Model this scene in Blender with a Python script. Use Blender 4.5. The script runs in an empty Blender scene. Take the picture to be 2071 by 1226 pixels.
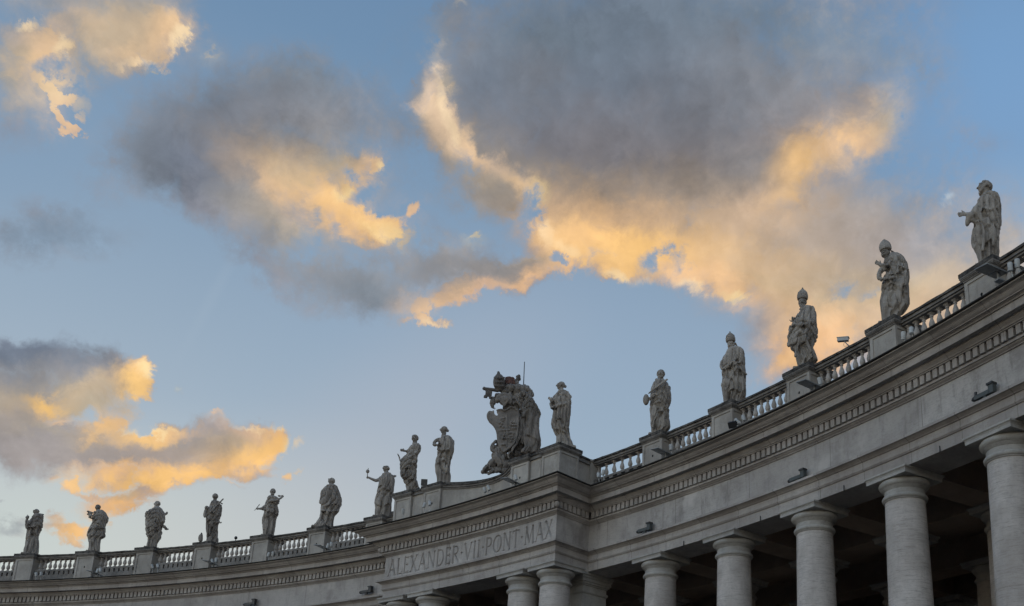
import bpy, bmesh, math, random
import numpy as np
from mathutils import Vector, Matrix
sc=bpy.context.scene; COL=sc.collection
# ------------------------------------------------------------------ camera
CAM={"f":35.77037,"sx":-0.15659,"sy":0.23968,"loc":[34.82622,35.39778,1.6],"fwd":[-0.5799,0.76124,0.29022],"right":[0.79747,0.60325,0.01117],"up":[0.16657,-0.23793,0.95689]}
cd=bpy.data.cameras.new('camera'); co=bpy.data.objects.new('camera',cd); COL.objects.link(co)
cd.sensor_width=36; cd.sensor_fit='HORIZONTAL'; cd.lens=CAM['f']; cd.shift_x=CAM['sx']; cd.shift_y=CAM['sy']; cd.clip_end=5000
F_,R_,U_=Vector(CAM['fwd']),Vector(CAM['right']),Vector(CAM['up'])
m=Matrix((( R_.x,U_.x,-F_.x),(R_.y,U_.y,-F_.y),(R_.z,U_.z,-F_.z))).to_4x4(); m.translation=Vector(CAM['loc']); co.matrix_world=m
sc.camera=co
# ------------------------------------------------------------------ exposure
sc.view_settings.view_transform='Standard'; sc.view_settings.look='None'; sc.view_settings.exposure=0; sc.view_settings.gamma=1
try: sc.cycles.use_denoising=True; sc.cycles.max_bounces=4; sc.cycles.sample_clamp_indirect=4; sc.cycles.use_adaptive_sampling=True; sc.cycles.adaptive_threshold=.02; sc.cycles.adaptive_min_samples=6
except Exception: pass
# ------------------------------------------------------------------ sky: layered clouds as a function of direction
def lin(c): return tuple(((v/255)/12.92 if v/255<=.04045 else ((v/255+.055)/1.055)**2.4) for v in c)
SUN_AZ,SUN_EL=-1.23,math.radians(7)
w=bpy.data.worlds.new('World'); sc.world=w; w.use_nodes=True; nt=w.node_tree; nt.nodes.clear()
N=nt.nodes.new; L=nt.links.new
def math_(op,a,b=None,c=None):
    n=N('ShaderNodeMath'); n.operation=op
    for i,v in enumerate((a,b,c)):
        if v is None: continue
        if isinstance(v,(int,float)): n.inputs[i].default_value=v
        else: L(v,n.inputs[i])
    return n.outputs[0]
def mixc(f,a,b):
    n=N('ShaderNodeMix'); n.data_type='RGBA'
    for s_,v in ((0,f),(6,a),(7,b)):
        if isinstance(v,(int,float)): n.inputs[s_].default_value=v
        elif isinstance(v,tuple): n.inputs[s_].default_value=tuple(v)+(1,)
        else: L(v,n.inputs[s_])
    return n.outputs[2]
tc=N('ShaderNodeTexCoord'); D=tc.outputs['Generated']
sep=N('ShaderNodeSeparateXYZ'); L(D,sep.inputs[0])
az=math_('ARCTAN2',sep.outputs[0],sep.outputs[1]); el=math_('ARCSINE',sep.outputs[2])
def noise(scale,detail,rough,off=0.,dist=0.):
    mp=N('ShaderNodeMapping'); mp.inputs['Location'].default_value=(off,off*.7,-off); L(D,mp.inputs[0])
    n=N('ShaderNodeTexNoise'); n.inputs['Scale'].default_value=scale; n.inputs['Detail'].default_value=detail; n.inputs['Roughness'].default_value=rough; n.inputs['Distortion'].default_value=dist
    L(mp.outputs[0],n.inputs['Vector']); return n
nA=noise(7,9,.62,1.3); nB=noise(30,7,.65,5.1,.3)
cmb=N('ShaderNodeCombineXYZ'); L(az,cmb.inputs[0]); L(el,cmb.inputs[1])
def warp(base,nz,amp):
    s1=N('ShaderNodeVectorMath'); s1.operation='SUBTRACT'; L(nz.outputs['Color'],s1.inputs[0]); s1.inputs[1].default_value=(.5,.5,.5)
    s2=N('ShaderNodeVectorMath'); s2.operation='MULTIPLY'; L(s1.outputs[0],s2.inputs[0]); s2.inputs[1].default_value=(amp,amp,0)
    s3=N('ShaderNodeVectorMath'); s3.operation='ADD'; L(base,s3.inputs[0]); L(s2.outputs[0],s3.inputs[1]); return s3.outputs[0]
nD=noise(85,5,.62,2.2)
vw=N('ShaderNodeVectorMath'); vw.operation='MULTIPLY_ADD'; L(nB.outputs['Color'],vw.inputs[0]); vw.inputs[1].default_value=(.05,.05,.05); L(D,vw.inputs[2])
vo=N('ShaderNodeTexVoronoi'); vo.feature='SMOOTH_F1'; vo.inputs['Scale'].default_value=17; vo.inputs['Detail'].default_value=2; vo.inputs['Roughness'].default_value=.6; vo.inputs['Smoothness'].default_value=.35; L(vw.outputs[0],vo.inputs['Vector'])
bil=math_('SUBTRACT',vo.outputs['Distance'],.70)
P1=warp(warp(warp(cmb.outputs[0],nA,.055),nB,.034),nD,.012)
edge=math_('MULTIPLY_ADD',bil,.62,math_('MULTIPLY_ADD',math_('SUBTRACT',nD.outputs[0],.5),1.1,math_('MULTIPLY',math_('ADD',math_('SUBTRACT',nB.outputs[0],.5),math_('MULTIPLY',math_('SUBTRACT',nA.outputs[0],.5),.5)),1.9)))
def make_group(kind):
    g=bpy.data.node_groups.new('cloud_'+kind,'ShaderNodeTree'); it=g.interface
    for nm,ty in (('Vector','Vector'),('Edge','Float'),('Prev','Color' if kind=='colour' else 'Float'),('Location','Vector'),('Rotation','Vector'),('Scale','Vector'),('Rough','Float'),('Lo','Float'),('Hi','Float'),('Alpha','Float'),('Tint','Color')):
        it.new_socket(nm,in_out='INPUT',socket_type='NodeSocket'+ty)
    it.new_socket('Out',in_out='OUTPUT',socket_type='NodeSocketColor' if kind=='colour' else 'NodeSocketFloat')
    n=g.nodes.new; l=g.links.new; gi=n('NodeGroupInput').outputs; go=n('NodeGroupOutput')
    d=n('ShaderNodeVectorMath'); d.operation='MULTIPLY_ADD'; l(gi['Prev'],d.inputs[0]); d.inputs[1].default_value=(1e-7,)*3; l(gi['Vector'],d.inputs[2])
    mp=n('ShaderNodeMapping'); mp.vector_type='TEXTURE'; l(d.outputs[0],mp.inputs[0]); l(gi['Location'],mp.inputs[1]); l(gi['Rotation'],mp.inputs[2]); l(gi['Scale'],mp.inputs[3])
    ln=n('ShaderNodeVectorMath'); ln.operation='LENGTH'; l(mp.outputs[0],ln.inputs[0])
    ma=n('ShaderNodeMath'); ma.operation='MULTIPLY_ADD'; l(gi['Edge'],ma.inputs[0]); l(gi['Rough'],ma.inputs[1]); l(ln.outputs['Value'],ma.inputs[2])
    r=n('ShaderNodeMapRange'); r.interpolation_type='SMOOTHSTEP'; l(ma.outputs[0],r.inputs[0]); l(gi['Hi'],r.inputs[1]); l(gi['Lo'],r.inputs[2]); r.inputs[3].default_value=0; l(gi['Alpha'],r.inputs[4])
    if kind=='colour':
        m_=n('ShaderNodeMix'); m_.data_type='RGBA'; l(r.outputs[0],m_.inputs[0]); l(gi['Prev'],m_.inputs[6]); l(gi['Tint'],m_.inputs[7]); l(m_.outputs[2],go.inputs[0])
    elif kind=='shape':
        m_=n('ShaderNodeMath'); m_.operation='MAXIMUM'; l(gi['Prev'],m_.inputs[0]); l(r.outputs[0],m_.inputs[1]); l(m_.outputs[0],go.inputs[0])
    else:
        a_=n('ShaderNodeMath'); a_.operation='SUBTRACT'; a_.inputs[0].default_value=1; l(r.outputs[0],a_.inputs[1]); m_=n('ShaderNodeMath'); m_.operation='MULTIPLY'; l(gi['Prev'],m_.inputs[0]); l(a_.outputs[0],m_.inputs[1]); l(m_.outputs[0],go.inputs[0])
    return g
GRP={k:make_group(k) for k in ('colour','shape','hole')}
def layer(kind,b,vec,nz,prev,ks=1.):
    cx,cy,rx,ry,rot,soft,na,al=b[:8]; g=N('ShaderNodeGroup'); g.node_tree=GRP[kind]; I=g.inputs
    L(vec,I['Vector'])
    if nz is not None: L(nz,I['Edge'])
    if isinstance(prev,float): I['Prev'].default_value=prev
    elif isinstance(prev,tuple): I['Prev'].default_value=prev+(1,)
    else: L(prev,I['Prev'])
    I['Location'].default_value=(cx,cy,0); I['Rotation'].default_value=(0,0,rot); I['Scale'].default_value=(rx*1.04*ks,ry*1.04*ks,1)
    k_=1.15 if kind=='shape' else (.9 if kind=='hole' else .95)
    I['Rough'].default_value=na; soft=soft*1.3 if kind=='hole' else soft
    I['Hi'].default_value=1+soft*k_; I['Lo'].default_value=max(.02,1-soft*k_); I['Alpha'].default_value=al
    if kind=='colour': I['Tint'].default_value=lin(b[8])+(1,)
    return g.outputs[0]
SHAPES=[[-1.3158,0.6368,0.0274,0.0177,-2.82,0.25,0.6,1],[-1.3229,0.6095,0.0287,0.0191,1.723,0.6,0.6,0.9],[-1.2949,0.6353,0.0244,0.0176,-2.667,0.5,0.5,1],[-1.2471,0.6674,0.0645,0.027,-2.861,0.35,0.5,1],[-1.2111,0.6678,0.0278,0.019,-2.577,0.25,0.7,1],[-1.2694,0.6858,0.0726,0.0209,-2.788,0.5,0.5,1],[-1.2355,0.6465,0.025,0.0121,-3.076,0.3,0.6,1],[-1.2711,0.6324,0.0456,0.0144,-2.792,0.8,0.4,0.55],[-1.3213,0.5873,0.0277,0.0243,-2.283,0.9,0.4,0.5],[-1.302,0.606,0.0137,0.0067,2.833,0.2,0.7,1],[-1.2871,0.6037,0.015,0.0056,-2.939,0.2,0.7,1],[-1.2879,0.5898,0.0086,0.0049,2.177,0.2,0.8,1],[-1.2743,0.5841,0.0107,0.0047,3.08,0.2,0.8,1],[-1.2686,0.6044,0.0087,0.0046,-3.08,0.6,0.8,0.55],[-1.2667,0.596,0.0041,0.0029,-2.706,0.5,0.9,0.6],[-1.1609,0.6739,0.0084,0.0041,-2.621,0.5,1.0,0.8],[-1.2088,0.6477,0.0036,0.0022,-2.789,0.4,0.9,0.8],[-1.1406,0.6643,0.0048,0.0019,-2.868,0.6,0.8,0.35],[-1.1323,0.6275,0.099,0.0428,-2.694,0.45,0.45,1],[-1.0699,0.6627,0.0937,0.0318,-3.067,0.5,0.45,1],[-1.0744,0.6875,0.0353,0.0172,-2.902,0.6,0.6,0.75],[-1.1807,0.5901,0.058,0.033,-2.766,0.45,0.45,1],[-1.0849,0.6063,0.1111,0.0485,-2.906,0.4,0.4,1],[-0.9923,0.6643,0.0575,0.0201,-3.018,0.7,0.4,0.75],[-1.215,0.5639,0.0288,0.0112,-3.128,0.8,0.8,0.7],[-1.1538,0.5687,0.0466,0.0298,2.911,0.4,0.4,1],[-1.0874,0.5638,0.0647,0.0254,3.101,0.4,0.5,1],[-1.0372,0.587,0.0446,0.0333,-2.892,0.3,0.5,1],[-0.9955,0.5777,0.0411,0.0186,2.931,0.2,0.6,1],[-1.022,0.6195,0.0557,0.0205,-2.815,0.4,0.5,1],[-0.9819,0.6289,0.0146,0.0107,-2.932,0.25,0.7,1],[-1.0077,0.6096,0.0219,0.013,-2.481,0.3,0.7,1],[-1.0748,0.5452,0.0503,0.0196,2.972,0.6,0.5,0.95],[-1.034,0.5317,0.0511,0.0224,2.875,0.7,0.5,0.9],[-1.0027,0.5196,0.0577,0.0223,3.011,0.6,0.5,0.95],[-0.9816,0.5097,0.0544,0.0186,-3.057,0.6,0.5,0.95],[-1.051,0.5153,0.0504,0.0156,2.887,0.8,0.6,0.6],[-0.97,0.5382,0.0303,0.0262,-2.895,0.9,0.4,0.5],[-0.9489,0.5896,0.0087,0.0071,1.288,0.3,1.0,0.95],[-0.955,0.5625,0.0069,0.0041,-2.473,0.5,1.0,0.8],[-0.9888,0.5658,0.03,0.0108,-3.11,0.3,0.6,0.9],[-1.2647,0.5042,0.027,0.0165,-2.963,0.8,0.5,0.85],[-1.3013,0.4904,0.0135,0.0106,-2.66,0.8,0.6,0.8],[-1.2697,0.4904,0.0425,0.0116,-2.835,1.0,0.5,0.5],[-1.2362,0.5434,0.0157,0.0102,2.986,1.2,0.6,0.25],[-0.9036,0.5453,0.0679,0.0168,-2.901,0.6,0.5,0.95],[-0.9398,0.5427,0.0357,0.0177,-3.126,0.8,0.4,0.7],[-0.8459,0.5539,0.0696,0.0161,-2.958,0.4,0.5,1],[-0.8708,0.5334,0.0577,0.0117,-2.828,0.3,0.6,1],[-0.8085,0.5595,0.0488,0.0125,-2.99,0.35,0.6,1],[-0.7705,0.5623,0.018,0.0084,-2.685,0.4,0.9,1],[-0.8024,0.5488,0.0323,0.0063,-2.892,0.3,0.8,1],[-0.9317,0.5071,0.0105,0.0095,0.626,0.35,0.8,0.95],[-0.9183,0.4961,0.0191,0.005,2.991,0.3,0.8,0.95],[-0.9419,0.493,0.0111,0.0036,-2.853,0.6,0.8,0.7],[-0.9032,0.5675,0.0309,0.0099,2.987,0.9,0.5,0.4],[-0.8764,0.5765,0.0048,0.0039,-2.989,0.5,1.0,0.8],[-0.869,0.5716,0.0131,0.0063,3.001,1.2,0.6,0.3],[-1.0491,0.5353,0.0096,0.0034,-2.942,0.7,0.9,0.5],[-0.7285,0.7326,0.1944,0.0795,-3.096,0.35,0.3,1],[-0.8535,0.6987,0.0848,0.0767,-2.989,0.3,0.45,1],[-0.9103,0.7471,0.0354,0.0322,3.017,0.4,0.6,0.8],[-0.9313,0.6927,0.0301,0.0279,-2.874,0.45,0.8,0.85],[-0.9179,0.6743,0.0328,0.0244,-2.976,0.3,0.7,1],[-0.8961,0.6524,0.0305,0.0245,-2.849,0.25,0.5,1],[-0.8582,0.6315,0.0494,0.034,-3.019,0.35,0.4,1],[-0.8568,0.6167,0.0492,0.0193,-3.031,0.5,0.4,0.9],[-0.8782,0.6121,0.0297,0.0129,-2.9,0.9,0.5,0.5],[-0.7191,0.6548,0.1485,0.0807,-3.1,0.3,0.3,1],[-0.5756,0.6769,0.1497,0.0918,3.105,0.35,0.3,1],[-0.481,0.7367,0.0973,0.0596,3.131,0.7,0.4,0.85],[-0.4439,0.6894,0.0618,0.0366,3.033,0.45,0.5,0.95],[-0.4076,0.7218,0.0552,0.024,2.831,1.0,0.5,0.5],[-0.574,0.7805,0.1685,0.0341,3.11,0.7,0.3,0.85],[-0.4909,0.7685,0.0531,0.0267,3.062,0.9,0.5,0.6],[-0.7173,0.6117,0.1068,0.0394,-3.101,0.25,0.4,1],[-0.7716,0.5824,0.0439,0.0223,3.094,0.3,0.6,1],[-0.7991,0.5804,0.0274,0.0199,-3.053,0.35,0.7,1],[-0.8073,0.6192,0.0333,0.0216,-3.051,0.3,0.7,1],[-0.7269,0.5714,0.0332,0.0157,-3.097,0.3,0.8,1],[-0.6326,0.5825,0.1115,0.0358,3.076,0.3,0.5,1],[-0.6047,0.5599,0.0659,0.0182,2.964,0.3,0.6,1],[-0.5437,0.5807,0.1415,0.0587,2.844,0.35,0.4,1],[-0.5123,0.5342,0.0949,0.0466,2.715,0.35,0.5,1],[-0.4667,0.5851,0.1304,0.0747,3.054,0.5,0.3,1],[-0.5345,0.5124,0.046,0.0388,0.288,0.4,0.6,0.95],[-0.503,0.4924,0.0566,0.0382,-2.832,0.4,0.6,1],[-0.5249,0.4725,0.0365,0.019,-2.904,0.4,0.8,1],[-0.396,0.596,0.0792,0.052,2.832,0.8,0.3,0.9],[-0.3793,0.5414,0.0983,0.0574,2.892,0.6,0.3,1],[-0.408,0.5039,0.1033,0.0453,3.041,0.5,0.3,1],[-0.3066,0.5538,0.0551,0.043,2.925,0.8,0.4,0.9],[-0.2885,0.5812,0.0301,0.0252,2.866,1,0.4,0.4],[-0.5774,0.5412,0.0164,0.0091,3.114,0.4,0.9,0.9],[-0.6654,0.5506,0.0077,0.0036,-3.126,0.5,1.1,0.8],[-0.3481,0.6102,0.0042,0.0021,2.992,0.6,0.5,0.7],[-0.4116,0.7411,0.008,0.0023,3.026,0.8,0.8,0.5],[-0.3208,0.6597,0.026,0.0082,2.732,1.2,0.5,0.3],[-1.2616,0.394,0.0555,0.0209,-2.934,0.3,0.5,1],[-1.218,0.3987,0.0426,0.0208,3.105,0.35,0.5,1],[-1.1921,0.4005,0.0278,0.0161,3.005,0.35,0.6,1],[-1.1744,0.4002,0.0158,0.015,1.817,0.2,0.7,1],[-1.1673,0.4125,0.0091,0.0076,-2.818,0.3,0.9,1],[-1.2562,0.3663,0.048,0.0323,-2.859,0.3,0.4,1],[-1.2139,0.3763,0.035,0.0248,-2.87,0.35,0.5,1],[-1.1911,0.3599,0.0147,0.0106,-2.315,0.3,0.7,1],[-1.2545,0.3375,0.0474,0.0284,-2.895,0.4,0.4,1],[-1.2166,0.3374,0.0569,0.025,-3.085,0.4,0.4,1],[-1.166,0.3434,0.0683,0.0206,-3.043,0.3,0.5,1],[-1.1477,0.3578,0.0372,0.0129,-2.858,0.25,0.7,1],[-1.1047,0.3545,0.0601,0.0241,-2.878,0.3,0.5,1],[-1.0664,0.3631,0.0309,0.0233,3.051,0.22,0.7,1],[-1.0487,0.3658,0.0178,0.0158,2.802,0.25,0.8,1],[-1.0806,0.3383,0.0391,0.0111,-2.986,0.3,0.7,1],[-1.1423,0.3236,0.0449,0.0121,-2.968,0.35,0.6,1],[-1.1782,0.3194,0.0236,0.0128,-2.949,0.35,0.7,1],[-1.2054,0.3065,0.0084,0.0059,3.121,0.4,0.8,0.95],[-1.2197,0.3113,0.0053,0.0033,2.92,0.5,0.9,0.7],[-1.1689,0.2994,0.0277,0.0119,-2.772,0.3,0.7,1],[-1.1562,0.3081,0.0242,0.0102,-2.681,0.35,0.8,1],[-1.0321,0.3358,0.0073,0.0036,-2.339,0.4,0.8,0.9],[-1.0248,0.3648,0.0064,0.0036,1.338,0.6,1,0.6],[-1.1045,0.3821,0.007,0.0035,-2.604,0.5,1,0.7],[-1.0222,0.3436,0.0046,0.0023,-2.484,0.6,1,0.6],[-1.083,0.3244,0.0095,0.0027,2.93,0.7,1,0.5],[-1.205,0.2707,0.0217,0.0071,-3.07,0.35,0.7,1],[-1.2157,0.2782,0.0067,0.0058,-2.942,0.5,0.9,0.8],[-1.1808,0.2757,0.0077,0.0038,3.104,0.5,0.9,0.8],[-1.1997,0.2619,0.0152,0.0041,2.914,0.4,0.8,0.9],[-1.2519,0.2644,0.0247,0.0053,-2.957,0.9,0.4,0.7],[-1.2612,0.2821,0.0028,0.002,-2.928,0.6,0.8,0.6],[-1.1343,0.4003,0.0035,0.0025,-2.234,0.8,0.4,0.4],[-1.105,0.5556,0.0493,0.0193,2.99,0.7,0.5,0.9],[-1.0721,0.5285,0.0498,0.0176,2.906,0.8,0.5,0.85],[-0.822,0.5939,0.0175,0.0164,1.561,0.6,0.8,0.5],[-0.8943,0.6101,0.0322,0.0128,-3.012,0.9,0.5,0.5],[-0.9298,0.7443,0.0267,0.0168,1.701,0.6,0.8,0.6],[-0.9621,0.6777,0.0322,0.0104,-2.974,1.0,0.5,0.5],[-1.1622,0.2953,0.0223,0.0068,-2.782,0.4,0.8,1],[-1.1872,0.3026,0.0155,0.0042,3.129,0.5,0.9,0.8],[-0.7548,0.5767,0.0216,0.0064,2.926,0.4,1,0.9],[-0.6872,0.5411,0.0055,0.0037,-3.117,0.6,1,0.5],[-0.583,0.5299,0.0131,0.0092,3.112,0.5,1,0.6],[-0.5304,0.4657,0.0257,0.0116,-2.733,0.5,0.9,0.9],[-0.3732,0.7293,0.0333,0.0155,2.914,1,0.6,0.5],[-0.4219,0.7546,0.0402,0.0191,3.026,0.8,0.6,0.6],[-0.9403,0.758,0.015,0.0135,1.676,0.7,0.7,0.7],[-0.3875,0.6955,0.02,0.0165,1.549,0.6,0.8,0.8],[-0.9472,0.6882,0.0141,0.0104,-2.958,0.6,1,0.8],[-0.8731,0.6426,0.027,0.0171,3.115,0.35,0.6,1],[-0.9336,0.6679,0.017,0.0114,2.292,0.5,0.9,0.7],[-0.9487,0.6631,0.0049,0.0043,1.619,0.5,1,0.7],[-0.9453,0.6946,0.0108,0.004,-3.093,0.8,1.1,0.6],[-0.845,0.6071,0.0327,0.0087,-3.106,0.5,0.7,0.9],[-1.2471,0.6674,0.0645,0.027,-2.861,0.35,0.5,1],[-1.2908,0.6519,0.0247,0.0175,-2.68,0.5,0.6,0.9],[-1.3053,0.6276,0.0244,0.0208,-2.443,0.4,0.6,1],[-0.6716,0.5821,0.0669,0.0223,-3.123,0.3,0.8,1],[-0.7214,0.5739,0.0386,0.0153,3.056,0.3,0.9,1],[-0.6213,0.5645,0.0441,0.0154,2.977,0.3,0.9,1],[-1.0781,0.5658,0.0749,0.0296,-3.139,0.4,0.6,0.9],[-0.8239,0.547,0.059,0.0135,-2.911,0.35,0.8,1],[-0.5029,0.497,0.068,0.0422,-2.951,0.35,0.7,1],[-0.3756,0.5231,0.0974,0.0535,3.017,0.4,0.4,1],[-0.8354,0.6232,0.0219,0.0112,3.138,0.35,0.7,1],[-0.8531,0.6363,0.0322,0.013,3.01,0.3,0.6,1],[-0.953,0.671,0.0054,0.0032,-2.968,0.6,1.1,0.7],[-0.9421,0.7158,0.0064,0.0032,3.123,0.6,1.1,0.7],[-0.9519,0.7023,0.0065,0.002,-2.979,0.6,1.1,0.7]]
HOLES=[[-0.9919,0.6074,0.016,0.0073,-2.577,0.5,1.0,0.95],[-1.0051,0.6164,0.0135,0.0061,2.932,0.6,1.2,0.7],[-0.4136,0.647,0.023,0.0071,2.97,0.7,0.6,0.95],[-0.8163,0.6054,0.0177,0.014,1.269,0.5,1.0,0.9],[-0.8919,0.6382,0.0154,0.0124,-2.876,0.7,0.7,0.6],[-0.6743,0.5767,0.0186,0.0109,-2.912,0.5,1.1,0.85],[-1.2058,0.3645,0.0133,0.0062,-2.818,0.5,0.7,0.85],[-0.7816,0.5652,0.012,0.0041,3.077,0.4,0.8,0.9],[-0.945,0.7126,0.0165,0.0086,-2.978,0.6,1.1,0.8],[-0.9529,0.729,0.0143,0.0115,-2.949,0.5,0.6,0.9],[-1.2999,0.6221,0.0138,0.0056,-2.62,0.6,0.8,0.8],[-0.4745,0.5365,0.0131,0.0086,-2.723,0.6,1.1,0.5],[-0.4456,0.5298,0.0091,0.0047,-2.814,0.6,1.1,0.4],[-1.0463,0.348,0.0116,0.0045,-2.994,0.5,1.2,0.5],[-1.0378,0.5578,0.011,0.0078,1.675,0.7,0.7,0.55],[-1.045,0.5404,0.0287,0.0069,-3.1,0.9,0.6,0.5],[-1.2064,0.6673,0.0135,0.0073,-2.807,0.6,1.2,0.0],[-0.3156,0.5156,0.0191,0.0137,-2.928,1,0.6,0.5],[-0.6926,0.5363,0.0329,0.0183,-3.114,0.4,0.6,1],[-0.6492,0.5734,0.0135,0.01,1.591,0.6,1,0.4],[-1.1659,0.3673,0.0099,0.0067,-2.535,0.4,0.6,0.9],[-0.3761,0.6405,0.0322,0.0249,2.963,1.0,0.5,0.7],[-0.3724,0.6814,0.0243,0.0217,1.619,0.8,0.5,0.8]]
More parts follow.
